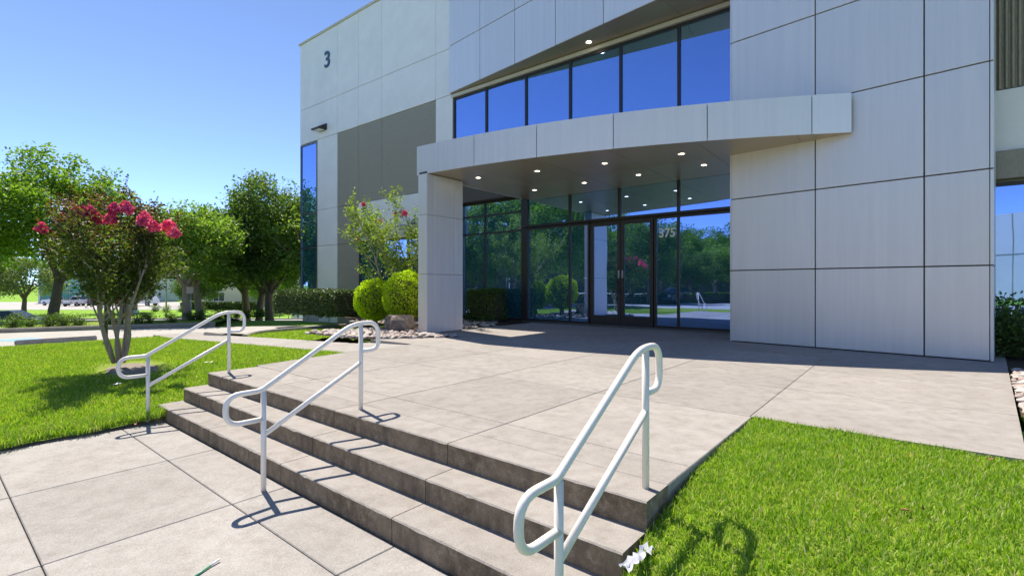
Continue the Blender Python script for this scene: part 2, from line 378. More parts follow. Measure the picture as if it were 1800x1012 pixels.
def scatter(F, s0, s1, d0, d1, n, fz, mask=None):
    s = rng.uniform(s0, s1, n); d = rng.uniform(d0, d1, n)
    if mask is not None: k = np.array([mask(a, b) for a, b in zip(s, d)]); s, d = s[k], d[k]
    z = np.array([fz(a, b) for a, b in zip(s, d)])
    return np.stack([s * F.t[0] + d * F.n[0], s * F.t[1] + d * F.n[1], z], 1)
def in_frame(F, extra=.06):
    def f(s, d):
        x, y = F.xy(s, d); return y > -3 and abs(x) < 1.5 * (y + 4.5)
    return f
# left lawn, with a worn mulch patch under the tree
TX, TY = -7.35, 9.15
TS, TD = P.sd(TX, TY)
def edge1(s, d):
    hi = -7.22 if d < 2.0 else (-7.50 - max(0, d - 2.6) * .17)
    return s < hi and d < 4.93 and s > -18.3
def worn(s, d): return ((s - TS - .35) / 1.45) ** 2 + ((d - TD - .15) / .62) ** 2
height_sheet('lawn', P, -18.3, -7.2, -9, 4.95, lawn1_z, 'turf', .2, lambda s, d: edge1(s - .05, d))
fr = in_frame(P)
pts = scatter(P, -18.3, -7.2, -4, 4.95, 430000, lawn1_z, lambda s, d: fr(s, d) and edge1(s, d) and (worn(s, d) > rng.uniform(.5, 1.3)))
dist = np.linalg.norm(pts[:, :2], axis=1); keep = rng.uniform(size=len(pts)) < np.clip(9.0 / dist, .3, 1) ; pts = pts[keep]
blades('grass', pts, .055, .0085, 'short bright green grass on the lawn left of the steps')
V = []
for d in [-9 + 11.0 * k / 44 for k in range(45)]:
    j = .015 * math.sin(d * 7); V += [(*P.xy(-7.75, d), lawn1_z(-7.75, d) - .012), (*P.xy(-7.30, d), -.462), (*P.xy(-7.19 + j, d), -.484)]
tag(mesh_obj('lawn_edge_soil', V, [(3 * i + k, 3 * i + k + 1, 3 * i + k + 4, 3 * i + k + 3) for i in range(44) for k in range(2)], 'mulch'), kind='structure')
# shaggy fringe along the walk edge
pts = scatter(P, -7.55, -7.12, -.6, 2.6, 12000, lambda s, d: lawn1_z(min(s, -7.25), d), lambda s, d: s < -7.14 - .12 * math.sin(d * 5) ** 2 - (.28 if d > 2.0 else 0))
blades('grass_fringe', pts, .11, .008, 'long shaggy grass fringe overhanging the left edge of the lower walk', lean=.9)
# right lawn
def edge3(s, d): return (s > -1.13 + .012 * math.sin(d * 9)) and d < 4.855 + .012 * math.sin(s * 11)
height_sheet('lawn', P, -1.12, 9, -9, 4.85, lawn3_z, 'turf', .2)
pts = scatter(P, -1.2, 6.5, -.6, 4.88, 430000, lawn3_z, lambda s, d: fr(s, d) and edge3(s, d))
blades('grass', pts, .042, .0062, 'short bright green grass on the lawn right of the steps')
def lawn4_z(s, d): return -.03
height_sheet('lawn', P, .62, 9, 4.9, 6.6, lawn4_z, 'turf', .3, lambda s, d: s > .7 + (d - 4.87) * .085)
pts = scatter(P, .6, 6.5, 4.8, 6.6, 50000, lawn4_z, lambda s, d: s > .64 + (d - 4.87) * .085)
blades('grass', pts, .05, .0075, 'strip of green grass beside the river stones at the right wall')
bed_edge = lambda d: -9.55 + (d - 6.2) * .80
bed = [P.xy(-11.7, 5.75 + .5), P.xy(-9.62, 6.25), P.xy(bed_edge(7.0), 7.0), P.xy(bed_edge(8.05), 8.05), B.xy(-9.46, 8.3), B.xy(-9.46, 9.4), B.xy(-9.3, 11.0), B.xy(-9.75, 12.7), B.xy(-17.9, 12.4), B.xy(-17.9, 11.5), B.xy(-14.0, 9.3), P.xy(-11.6, 9.6), P.xy(-11.9, 7.5)]
def inpoly(x, y, poly):
    c = False; n = len(poly); j = n - 1
    for i in range(n):
        xi, yi = poly[i]; xj, yj = poly[j]
        if (yi > y) != (yj > y) and x < (xj - xi) * (y - yi) / (yj - yi) + xi: c = not c
        j = i
    return c
# lawn in front of the hedge
def lawn2_z(s, d): return walk_z(s) + .0 - .012 + .22 * sm(6.3, 10, d) * sm(-15, -11, s) - .5 * sm(14, 24, d)
def edge2(s, d):
    x_, y_ = P.xy(s, d); bs_, bd_ = B.sd(x_, y_)
    if bs_ > -11.2 or inpoly(x_, y_, bed) or bd_ > 12.4 and bs_ > -23: return False
    left = -16.3 - .05 * (d - 6.2)
    if d < 7.6: left += 1.2 * ((7.6 - d) / 1.4) ** 2
    return s > left and d > 6.23 and d > 6.23 + max(0, (s + 11.7)) * 1.35
height_sheet('lawn', P, -18, -5.5, 6.2, 26, lawn2_z, 'turf', .22, lambda s, d: edge2(s + .1, d + .1))
pts = scatter(P, -18, -7, 6.2, 18, 90000, lawn2_z, edge2)
blades('grass', pts, .055, .013, 'short green grass on the lawn in front of the clipped hedge')
# kerb round the end of that lawn
kl = []
for d in [6.25, 6.6, 7.0, 7.6, 8.5, 10, 12, 14]:
    left = -16.42 - .05 * (d - 6.2) + (1.2 * ((7.6 - d) / 1.4) ** 2 if d < 7.6 else 0); kl.append(P.xy(left, d))
kerb('lawn_kerb', kl, .16, -.6, -.26)

# ------------------------------------------------------------------ paving
plaza = box('plaza', P, -7.5, -1.17, 2.70, 12.4, -.5, -.03, 'dark_backing', None, 0); tag(plaza, kind='structure')
G = .0035
def slab(parent, F, s0, s1, d0, d1, z, mat, th=.06):
    return box('slab', F, s0 + G, s1 - G, d0 + G, d1 - G, z - th, z, mat, parent, .006)
SL = [-7.5, -5.92, -4.33, -2.745, -1.165]; DL = [3.27, 4.86, 6.46, 8.05, 9.65, 11.25, 12.85]
def slab_poly(parent, pts, z, mat, th=.06):
    o = prism('slab', pts, z - th, z, mat, parent); return o
for i in range(4):
    s0, s1 = SL[i], SL[i + 1]
    e1 = -1.15 + G if i == 3 else s1
    slab(plaza, P, s0, e1, 2.58 + .305, DL[0], 0, 'plaza_concrete')
    for j in range(6):
        if i == 0 and j >= 1: continue
        if i == 0: slab_poly(plaza, [P.xy(s0 - .12, DL[0] + G), P.xy(s1 - G, DL[0] + G), P.xy(s1 - G, DL[1] - G), P.xy(s0 - .36, DL[1] - G)], 0, 'plaza_concrete')
        else: slab(plaza, P, s0, e1 if j == 0 else s1, DL[j], DL[j + 1], 0, 'plaza_concrete')
# left margin of the plaza, up to the stone bed and pier
bed_edge = lambda d: -9.55 + (d - 6.2) * .80
for j in range(1, 5):
    d0, d1 = DL[j], DL[j + 1]
    l0 = -8.0 if j == 1 else max(bed_edge(d0), -9.6); l1 = bed_edge(d1) if j > 1 else -9.3
    if min(l0, l1) < SL[1] - .2:
        if j == 1: pts = [(-7.9, d0 + G), (SL[1] - G, d0 + G), (SL[1] - G, d1 - G), (-7.9, d1 - G)]
        else: pts = [(min(l0, SL[1] - .1), d0 + G), (SL[1] - G, d0 + G), (SL[1] - G, d1 - G), (min(l1, SL[1] - .1), d1 - G)]
        slab_poly(plaza, [P.xy(*q) for q in pts], 0, 'plaza_concrete')
apron = prism('plaza_apron', [B.xy(-9.3, 8.2), B.xy(1.0, 8.2), B.xy(1.0, 12.82), B.xy(-9.2, 12.82)], -.5, -.062, 'dark_backing'); tag(apron, kind='structure')
for k in range(5):
    for (q0, q1) in ((8.22, 9.8), (9.8, 11.4), (11.4, 12.84)):
        if q0 < 11 and k > 2: continue
        a_, b_ = -9.3 + 1.9 * k + (G if k else 0), -9.3 + 1.9 * (k + 1) - G
        slab_poly(apron, [B.xy(a_, q0 + G), B.xy(b_, q0 + G), B.xy(b_, q1 - G), B.xy(a_, q1 - G)], -.003, 'plaza_concrete')
# right wing of the plaza in front of the metal wall
redge = lambda d: .60 + (d - 4.86) * .085
base_r = prism('plaza_margin', [P.xy(-1.17, 4.87), P.xy(redge(4.87) - .01, 4.87), P.xy(redge(12) - .01, 12), P.xy(-1.17, 12)], -.5, -.03, 'dark_backing'); tag(base_r, kind='structure')
for j in range(1, 6):
    d0, d1 = DL[j], DL[j + 1]
    slab_poly(base_r, [P.xy(SL[4] + G, d0 + (G if j > 1 else 0)), P.xy(redge(d0), d0 + (G if j > 1 else 0)), P.xy(redge(d1), d1 - G), P.xy(SL[4] + G, d1 - G)], 0, 'plaza_concrete')
# side face of the plaza slab beside the right lawn
box('plaza_side', P, -1.18, -1.153, 2.60, 4.86, -.5, -.058, 'kerb_concrete', plaza, .003)
# sloping walk to the parking lot
wk = mesh_obj('walk', [], [], 'walk_concrete'); bpy.data.objects.remove(wk)
wr = empty('walk', (*P.xy(-12, 5.6), 0)); tag(wr, kind='structure')
sw = [-7.9, -9.5, -11.1, -12.7, -14.3, -15.9, -17.5, -19.0]
for i in range(len(sw) - 1):
    a, b = sw[i] - .006, sw[i + 1] + .006; V = []
    for s in (a, b):
        for d in (4.95, 6.22):
            if i == 0: d = {4.95: 4.9, 6.22: 6.45}[d]
            x, y = P.xy(s, d); V += [(x, y, walk_z(s) - .08), (x, y, walk_z(s))]
    mesh_obj('slab', V, [(1, 3, 7, 5), (0, 1, 5, 4), (2, 6, 7, 3), (0, 2, 3, 1), (4, 5, 7, 6)], 'walk_concrete', wr)
# lower walk
lw = box('lower_walk', P, -7.22, 6, -9, 1.99, -.7, -.52, 'dark_backing', None, 0); tag(lw, kind='structure')
LS = [-7.22, -5.58, -4.08, -2.61, -1.12]; LD = [-9, -5.9, -4.3, -2.7, -1.1, .5, 1.573, 1.995]
for i in range(4):
    for j in range(len(LD) - 1): slab(lw, P, LS[i], LS[i + 1], LD[j], LD[j + 1], -.49, 'walk_concrete')

# ------------------------------------------------------------------ steps
st = empty('entry_steps', (*P.xy(-4.33, 2.3), -.49))
tag(st, 'three broad concrete steps with stained brown risers up to the plaza', 'steps')
def step_mesh(s0, s1, d0, d1, z0, z1):
    nseg = max(2, int((s1 - s0) / .045)); ch = .014; V, Fc, mi = [], [], []
    for i in range(nseg + 1):
        s = s0 + (s1 - s0) * i / nseg; j = 0 if i in (0, nseg) else 1
        r = lambda a: random.uniform(-a, a) * j
        chip = ch * .6 + (random.random() ** 8) * .009 * j
        for (d, z) in ((d1, z1), (d0 + .05, z1), (d0 + chip, z1 + r(.0015)), (d0 + r(.0008), z1 - chip), (d0 + .003 + r(.0006), (z0 + z1) / 2), (d0 + r(.0006), z0)):
            V.append((s, d, z))
        if i:
            o = 6 * (i - 1)
            for k in range(5): Fc.append((o + k, o + 6 + k, o + 7 + k, o + 1 + k)); mi.append(0 if k < 3 else 1)
    for o in (0, nseg * 6): V.append((V[o][0], d1, z0)); e = len(V) - 1; Fc.append(tuple([e] + [o + k for k in range(6)])); mi.append(1)
    return V, Fc, mi
for k, (d0, d1, z1) in enumerate(((2.58, 2.885, 0.0), (2.29, 2.62, -.163), (2.0, 2.33, -.326))):
    jo = SL if k == 0 else [-7.5, -5.8, -4.2, -2.66, -1.15]
    for i in range(4):
        s0, s1 = jo[i] + (.004 if i else 0), jo[i + 1] - .004
        if i == 3: s1 = -1.15
        V, Fc, mi = step_mesh(s0, s1, d0, d1, z1 - .163 - (.02 if k == 2 else 0), z1)
        cx, cy = P.xy((s0 + s1) / 2, (d0 + d1) / 2)
        Vw = [(P.xy(s, d)[0] - cx, P.xy(s, d)[1] - cy, z) for s, d, z in V]
        o = mesh_obj('step_block', Vw, Fc, 'plaza_concrete', st, (cx, cy, 0)); o.data.materials.append(MATS['stained_riser'])
        o.data.polygons.foreach_set('material_index', mi)
        bm = bmesh.new(); bm.from_mesh(o.data); bmesh.ops.recalc_face_normals(bm, faces=bm.faces); bm.to_mesh(o.data); bm.free()
box('step_footing', P, -7.49, -1.16, 2.06, 2.72, -.6, -.36, 'kerb_concrete', st, 0)

# ------------------------------------------------------------------ handrails
def arc_path(pts, r, n=6):
    out = [Vector(pts[0])]
    for i in range(1, len(pts) - 1):
        a, b, c = Vector(pts[i - 1]), Vector(pts[i]), Vector(pts[i + 1]); u = (a - b); v = (c - b)
        rr = r[i] if isinstance(r, (list, tuple)) else r
        k = min(rr, u.length * .49, v.length * .49); p0 = b + u.normalized() * k; p1 = b + v.normalized() * k
        for j in range(n + 1):
            t = j / n; out.append(p0 * (1 - t) ** 2 + b * 2 * t * (1 - t) + p1 * t * t)
    out.append(Vector(pts[-1])); return out
def handrail(s, label):
    lo, hi = 1.84, 2.76
    root = empty('handrail', P.p(s, lo, -.49)); tag(root, label, 'handrail', 'white pipe handrails on the steps')
    Q = lambda d, z: P.p(s, d, z)
    top = arc_path([Q(lo, .10), Q(lo - .29, .10), Q(lo - .29, .335), Q(lo - .02, .335), Q(hi - .09, .83), Q(hi + .20, .83), Q(hi + .20, .56), Q(hi, .56)], [0, .12, .13, .04, .12, .12, .12, 0])
    rad = .0215
    tubes('top_rail', [(top, rad)], 'rail_paint', root, 14)
    tubes('mid_rail', [([Q(lo, -.035), Q(hi, .455)], rad * .96)], 'rail_paint', root, 14)
    tubes('post', [([Q(lo, -.495), Q(lo, .325)], rad)], 'rail_paint', root, 14)
    tubes('post', [([Q(hi, -.005), Q(hi, .82)], rad)], 'rail_paint', root, 14)
    return root
handrail(-7.27, 'white pipe handrail beside the left lawn, farthest of three')
handrail(-4.15, 'white pipe handrail standing in the middle of the steps')
handrail(-1.235, 'white pipe handrail nearest the camera at the right end of the steps')

# ------------------------------------------------------------------ the office building
ROOF = 12.85; WD = 12.46; SFD = 12.9; MD = 10.71
ob = empty('office_building', B.p(-12, 16, 0))
tag(ob, 'two storey office building with satin metal front, white concrete wing and curved entrance canopy', 'building')
ROWS = [0, 1.51, 3.02, 4.70, 6.35, 8.0, 9.67, 11.3, 13.0]
# white concrete wing
wing = prism('concrete_wing', [B.xy(-22.95, WD + .10), B.xy(-12.72, WD + .10), B.xy(-12.72, WD + 26), B.xy(-22.95, WD + 26)], -.6, ROOF - .05, 'wall_joint', ob)
g = .0075
def cpan(s0, s1, z0, z1, mat='white_concrete', dd=0): return box('concrete_panel', B, s0 + g, s1 - g, WD + dd, WD + .10, z0 + g, z1 - g, mat, wing, .006)
CS = [-23, -19.8, -18.2, -16.6, -13.4, -12.6]
for i in range(5):
    cpan(CS[i], CS[i + 1], 9.67, ROOF); cpan(CS[i], CS[i + 1], 8.0, 9.67)
cpan(-21.45, -19.8, 4.70, 8.0); cpan(-21.45, -19.8, 3.02, 4.70); cpan(-21.45, -19.8, -.5, 3.02)
for a, b in ((-19.8, -18.2), (-18.2, -16.6), (-16.6, -13.4)): cpan(a, b, 4.70, 8.0, 'taupe_stucco', .02)
cpan(-19.8, -18.2, 3.02, 4.70, 'taupe_stucco', .02); cpan(-19.8, -18.2, -.5, 3.02, 'taupe_stucco', .02)
cpan(-13.4, -12.55, 4.7, 8.0)
cpan(-18.2, -12.72, 3.55, 4.70)
box('lintel', B, -18.3, -12.72, WD - .10, WD + .06, 3.06, 3.52, 'beige_trim', wing, .01)
box('parapet_cap', B, -23.06, -12.3, WD - .06, WD + .30, ROOF, ROOF + .09, 'beige_trim', wing, .008)
# side wall of the wing (faces the street)
for a, b in ((12.6, 18), (18, 24), (24, 30), (30, 38)):
    for k in range(4): box('side_panel', B, -23.0, -22.93, a + g, b - g, [-.5, 4.7, 8, 9.67][k] + g, [4.7, 8, 9.67, ROOF][k] - g, 'white_concrete', wing, .006)
# windows: frame mesh with panes and mullions as sub-parts
def window(name, F, ss, zz, d, frame='bronze_frame', w=.06, depth=.12, skip=None, thick=None):
    root = box(name, F, ss[0], ss[-1], d + .09, d + .12, zz[0], zz[-1], 'dark_backing', ob, 0)
    for i in range(len(ss) - 1):
        for j in range(len(zz) - 1):
            if skip and skip(i, j): continue
            o = box('pane', F, ss[i] + .01, ss[i + 1] - .01, d + .035, d + .045, zz[j] + .01, zz[j + 1] - .01, 'blue_glass', root, 0)
            o.rotation_euler[0] = random.uniform(-.0012, .0012); o.rotation_euler[2] += random.uniform(-.0012, .0012)
    for k, s in enumerate(ss):
        ww = w * (thick.get(k, 1) if thick else 1)
        a, b = s - ww / 2, s + ww / 2
        if k == 0: a, b = s, s + ww
        if k == len(ss) - 1: a, b = s - ww, s
        box('mullion', F, a, b, d - .01 - (.02 if ww > w * 1.5 else 0), d + .08, zz[0], zz[-1], frame, root, .003)
    for j, z in enumerate(zz):
        a, b = z - w / 2, z + w / 2
        if j == 0: a, b = z, z + w
        if j == len(zz) - 1: a, b = z - w, z
        for i in range(len(ss) - 1):
            if skip and j < len(zz) - 1 and skip(i, j) and (j == 0 or skip(i, j - 1)): continue
            box('rail', F, ss[i] + w * .4, ss[i + 1] - w * .4, d, d + .078, a, b, frame, root, .003)
    return root
o = window('corner_window', B, [-22.97, -21.47], [.1, 2.98, 4.62, 7.97], WD, 'grey_frame', .07); o['label'] = 'tall narrow corner window of three blue panes'
window('ground_window', B, [-18.15, -16.6, -15.0, -13.4, -12.75], [.15, 3.05], WD + .02, 'bronze_frame', .07)
us = [s_on(B, p, WD + .04) for p in (797, 854.5, 924.4, 1001.9, 1090.6, 1193)]; us.append(us[-1] + 1.72)
o = window('upper_window', B, us, [4.75, 7.86], WD + .04, 'bronze_frame', .075); o['label'] = 'band of tall deep blue windows above the canopy'
box('head_trim', B, us[0] - .06, us[-1], WD - .03, WD + .10, 7.87, 7.985, 'beige_trim', ob, .006)
box('jamb_trim', B, us[0] - .09, us[0] - .005, WD - .01, WD + .10, 4.7, 7.87, 'white_concrete', ob, .004)
# metal clad front: upper storey cantilevers over the windows
ML, MR, MJ = -13.99, -.216, -4.18
def mb(s, d=MD): return M.xy(s, d)
back = lambda px: B.xy(px, WD + 8)
facade = prism('metal_facade', [mb(ML, MD + .05), mb(MR, MD + .05), mb(MR, MD + 8), B.xy(-11.5, WD + 8), B.xy(-12.55, WD + .3)], 8.06, 13.1, 'dark_backing', ob)
lower = prism('metal_return', [mb(MJ, MD + .05), mb(MR, MD + .05), mb(MR, MD + 3.2), mb(MJ, MD + 3.2)], -.3, 8.06, 'dark_backing', ob)
gm = .0105
def mpan(par, s0, s1, z0, z1): box('metal_panel', M, s0 + gm, s1 - gm, MD, MD + .05, z0 + gm, z1 - gm, 'satin_metal', par, .004)
US = [ML + 1.635 * k for k in range(7)] + [-2.61, -1.01, MR]
for i in range(9):
    for j in range(5, 8): mpan(facade, US[i], US[i + 1], ROWS[j], ROWS[j + 1])
for i in range(6, 9):
    for j in range(0, 5): mpan(lower, US[i], US[i + 1], ROWS[j] + (.012 if j == 0 else 0), ROWS[j + 1])
for j in range(8):   # returns of the metal wall
    box('metal_panel', M, MR - .0, MR + .04, MD + .012, MD + 1.6, ROWS[j] + gm, ROWS[j + 1] - gm, 'satin_metal', lower if j < 5 else facade, .004)
    if j < 5: box('metal_panel', M, MJ - .03, MJ + .005, MD + .012, MD + 2.2, ROWS[j] + gm, ROWS[j + 1] - gm, 'satin_metal', lower, .004)
for j in range(5, 8):
    box('metal_panel', M, ML - .03, ML + .004, MD + .012, MD + 1.0, ROWS[j] + gm, ROWS[j + 1] - gm, 'satin_metal', facade, .004)
# triangular soffit under the overhang, in panels
def isect(s_m, dB):     # along facade-normal line at s_m, where plane d_B = dB
    x0, y0 = M.xy(s_m, MD); nb = B.n; c = x0 * nb[0] + y0 * nb[1]; k = (dB - c) / (M.n[0] * nb[0] + M.n[1] * nb[1]); return (x0 + M.n[0] * k, y0 + M.n[1] * k), k
for i in range(6):
    a, b = US[i] + .004, US[i + 1] - .004
    (pa, ka), (pb, kb) = isect(a, WD + .06), isect(b, WD + .06)
    if kb < .02: continue
    if ka < .02: pa = M.xy(a, MD + .012)
    prism('soffit_panel', [M.xy(a, MD + .008), M.xy(b, MD + .008), pb, pa], 8.0, 8.05, 'soffit_metal', facade)
def downlight(par, x, y, z, r=.075):
    V, Fc = [], []
    for k in range(16):
        a = 2 * math.pi * k / 16; c, s_ = math.cos(a), math.sin(a)
        V += [(c * r * 1.25, s_ * r * 1.25, 0), (c * r * 1.25, s_ * r * 1.25, -.012), (c * r, s_ * r, -.015), (c * r * .9, s_ * r * .9, .03)]
    for k in range(16):
        o, q = 4 * k, 4 * ((k + 1) % 16)
        for j in range(3): Fc.append((o + j, q + j, q + j + 1, o + j + 1))
    d = mesh_obj('downlight', V, Fc, 'white_plastic', par, (x, y, z), 0, True)
    return d
def lens(par, x, y, z, r):
    mesh_obj('lamp_lens', [(math.cos(2 * math.pi * k / 16) * r, math.sin(2 * math.pi * k / 16) * r, 0) for k in range(16)], [tuple(range(16))[::-1]], 'lamp_glow', par, (x, y, z))
for px, py in ((1035, 74), (1266, 24)):
    x = (px - 900) / 865; Yd = (8.0 - 1.2) * 865 / (501 - py); x *= Yd
    if M.sd(x, Yd)[1] > MD: downlight(facade, x, Yd, 8.0, .09); lens(facade, x, Yd, 7.99, .06)
box('roof_cap', M, ML - .05, MR + .05, MD - .05, MD + .4, 13.1, 13.2, 'satin_metal', ob, .008)
# storefront
sf = [-12.69] + [s_on(B, p, SFD) for p in ( 852, 919, 1001, 1036, 1150, 1192)]; sf.append(s_on(B, 1283, SFD) + .6)
lb = window('storefront', B, sf[:3], [.06, 3.0, 3.62, 4.1], SFD, 'bronze_frame', .06, thick={2: 1.0}); lb['label'] = 'left bay of the dark blue entrance glazing'
top_s = [sf[2], sf[3], s_on(B, 1088, SFD), sf[6], sf[7]]
main = window('storefront', B, top_s, [3.08, 4.1], SFD, 'bronze_frame', .07, thick={0: 3.0})
low = window('storefront', B, [sf[2], sf[3], sf[4]], [.05, 3.05], SFD, 'bronze_frame', .06, thick={0: 3.5})
low2 = window('storefront', B, [sf[5], sf[6], sf[7]], [.05, 3.05], SFD, 'bronze_frame', .06)
text_obj('address_number', '375', B, (sf[5] + sf[6]) / 2 + .02, SFD + .028, 2.49, .235, .006, 'white_plastic', low2, .006, .92)
# double doors
ds0, ds1 = sf[4], sf[5]; dm = s_on(B, 1091, SFD)
for (a, b, hs) in ((ds0 + .03, dm - .006, 1), (dm + .006, ds1 - .03, -1)):
    dr = box('entry_door', B, a, b, SFD + .05, SFD + .06, .02, 3.02, 'dark_backing', ob, 0)
    box('pane', B, a + .08, b - .08, SFD + .030, SFD + .040, .30, 2.94, 'blue_glass', dr, 0)
    w_ = .10
    box('stile', B, a, a + w_, SFD - .005, SFD + .045, .02, 3.02, 'bronze_frame', dr, .004); box('stile', B, b - w_, b, SFD - .005, SFD + .045, .02, 3.02, 'bronze_frame', dr, .004)
    box('bottom_rail', B, a + w_, b - w_, SFD - .003, SFD + .043, .02, .32, 'bronze_frame', dr, .004); box('top_rail', B, a + w_, b - w_, SFD - .003, SFD + .043, 2.92, 3.02, 'bronze_frame', dr, .004)
    sx = (b - w_ / 2) if hs == 1 else (a + w_ / 2)
    Q = lambda ds, dd, z: B.p(sx + ds, SFD + dd, z)
    tubes('pull_handle', [(arc_path([Q(0, .0, .98), Q(-hs * .03, -.07, .98), Q(-hs * .03, -.07, 1.30), Q(0, .0, 1.30)], .03), .012)], 'bronze_frame', dr, 8)
    box('lock', B, sx - .025, sx + .025, SFD - .02, SFD, 1.40, 1.62, 'pole_grey', dr, .004)
box('threshold', B, sf[2], sf[7], SFD - .06, SFD + .1, .0, .045, 'grey_frame', ob, .004)
box('spandrel', B, sf[0], sf[7] + .4, SFD + .15, SFD + .4, -.2, 8.0, 'dark_backing', ob, 0)
box('spandrel', B, -12.6, sf[7] + .4, WD + .17, SFD + .14, 4.12, 4.73, 'dark_backing', ob, 0)
box('return_wall', B, -12.85, -12.7, WD + .13, SFD + .3, -.2, 4.2, 'taupe_stucco', ob, 0)
# canopy with curved fascia
A, Bm, Cc = Vector((-2.38, 12.33)), Vector((2.05, 9.93)), Vector((6.12, 8.86))
def circ(a, b, c):
    d = 2 * (a.x * (b.y - c.y) + b.x * (c.y - a.y) + c.x * (a.y - b.y))
    ux = (a.length_squared * (b.y - c.y) + b.length_squared * (c.y - a.y) + c.length_squared * (a.y - b.y)) / d
    uy = (a.length_squared * (c.x - b.x) + b.length_squared * (a.x - c.x) + c.length_squared * (b.x - a.x)) / d
    o = Vector((ux, uy)); return o, (a - o).length
OC, RC = circ(A, Bm, Cc); ang = lambda p: math.atan2(p.y - OC.y, p.x - OC.x)
def ang_px(px):     # where a vertical line of the photograph meets the arc
    best = None
    for k in range(2001):
        t = ang(A) + (ang(Cc) - ang(A)) * k / 2000; x, y = OC.x + RC * math.cos(t), OC.y + RC * math.sin(t); e = abs(900 + 865 * x / y - px)
        if best is None or e < best[0]: best = (e, t)
    return best[1]
CB, CT = 3.95, 4.66
ct = [ang(A)] + [ang_px(p) for p in (833, 943, 1078, 1243, 1427)] + [ang(Cc)]
inner = RC - .03
arc = [(OC.x + inner * math.cos(t), OC.y + inner * math.sin(t)) for t in [ct[0] + (ct[-1] - ct[0]) * k / 40 for k in range(41)]]
canopy = prism('canopy', arc + [M.xy(M.sd(*arc[-1])[0] - .25, MD + .3), M.xy(MJ + .3, MD + .3), M.xy(MJ + .3, MD + 2.0), B.xy(sf[7], SFD + .02), B.xy(-9.44, SFD + .02)], CB + .06, CT - .03, 'dark_backing', ob)
canopy['label'] = 'curved metal entrance canopy with lit downlights'
for i in range(6):
    n = 10; V, Fc = [], []; gp = .008 / RC
    sg = 1 if ct[-1] > ct[0] else -1
    for k in range(n + 1):
        t0, t1 = ct[i] + sg * gp, ct[i + 1] - sg * gp; t = t0 + (t1 - t0) * k / n
        for r, z in ((RC, CB), (RC, CT), (inner + .002, CT), (inner + .002, CB)): V.append((OC.x + r * math.cos(t), OC.y + r * math.sin(t), z))
        if k:
            o = 4 * (k - 1)
            for j in range(4): Fc.append((o + j, o + (j + 1) % 4, o + 4 + (j + 1) % 4, o + 4 + j))
    Fc += [(0, 1, 2, 3), (4 * n, 4 * n + 3, 4 * n + 2, 4 * n + 1)]
    fo = mesh_obj('fascia_panel', V, Fc, 'satin_metal', canopy)
    bm = bmesh.new(); bm.from_mesh(fo.data); bmesh.ops.recalc_face_normals(bm, faces=bm.faces); bm.to_mesh(fo.data); bm.free()
sA, dA = B.sd(*A)
for k in range(2): box('fascia_panel', B, sA - .03, sA, dA + .02 + k * 2.2, dA + 2.19 + k * 2.2, CB, CT, 'satin_metal', canopy, .003)
# soffit panels follow the arc
def d_arc(s):
    lo, hi = 2.0, 11.5
    for _ in range(40):
        m_ = (lo + hi) / 2; x, y = B.xy(s, m_)
        inside = (x - OC.x) ** 2 + (y - OC.y) ** 2 < (inner + .001) ** 2
        if inside: hi = m_
        else: lo = m_
    return hi
ss = [sA + .006, -7.9, -6.3, -4.7, -3.1, -1.5, B.sd(*arc[-1])[0]]
for i in range(len(ss) - 1):
    a, b = ss[i] + .004, ss[i + 1] - .004; smp = [a + (b - a) * k / 8 for k in range(9)]
    front = [B.xy(s, max(3.0, d_arc(s))) for s in smp]; mid = 11.0 if i < 4 else SFD - .01
    prism('soffit_panel', front + [B.xy(b, mid - .004), B.xy(a, mid - .004)], CB + .012, CB + .058, 'soffit_metal', canopy)
    if i < 4: prism('soffit_panel', [B.xy(a, mid + .004), B.xy(b, mid + .004), B.xy(b, SFD + .02), B.xy(a, SFD + .02)], CB + .012, CB + .058, 'soffit_metal', canopy)
for zx, zy in ((313, 215), (582, 185), (890, 150), (1240, 107), (570, 271), (797, 238), (1044, 202), (1343, 157)):
    px, py = 720 + zx * .3854, 230 + zy * .3854; Yd = (CB - 1.2) * 865 / (501 - py); x = (px - 900) / 865 * Yd
    downlight(canopy, x, Yd, CB + .012, .07); lens(canopy, x, Yd, CB + .004, .05)
# pier
ps0, ps1, pd0, pd1 = -9.44, -9.13, 8.19, 9.46
pier = box('entrance_pier', B, ps0 + .02, ps1 - .02, pd0 + .02, pd1 - .02, -.1, CB + .05, 'dark_backing', ob, 0)
pr = [0.012, 1.47, 2.94, CB]
for j in range(3):
    z0, z1 = pr[j] + .005, pr[j + 1] - .005
    box('metal_panel', B, ps0, ps1, pd0, pd0 + .02, z0, z1, 'satin_metal', pier, .003); box('metal_panel', B, ps0, ps1, pd1 - .02, pd1, z0, z1, 'satin_metal', pier, .003)
    for f0, f1 in ((0, .2), (.2, .8), (.8, 1)):
        a, b = pd0 + .022 + (pd1 - pd0 - .044) * f0 + .002, pd0 + .022 + (pd1 - pd0 - .044) * f1 - .002
        box('metal_panel', B, ps1 - .02, ps1 - .001, a, b, z0, z1, 'satin_metal', pier, .002); box('metal_panel', B, ps0 + .001, ps0 + .02, a, b, z0, z1, 'satin_metal', pier, .002)
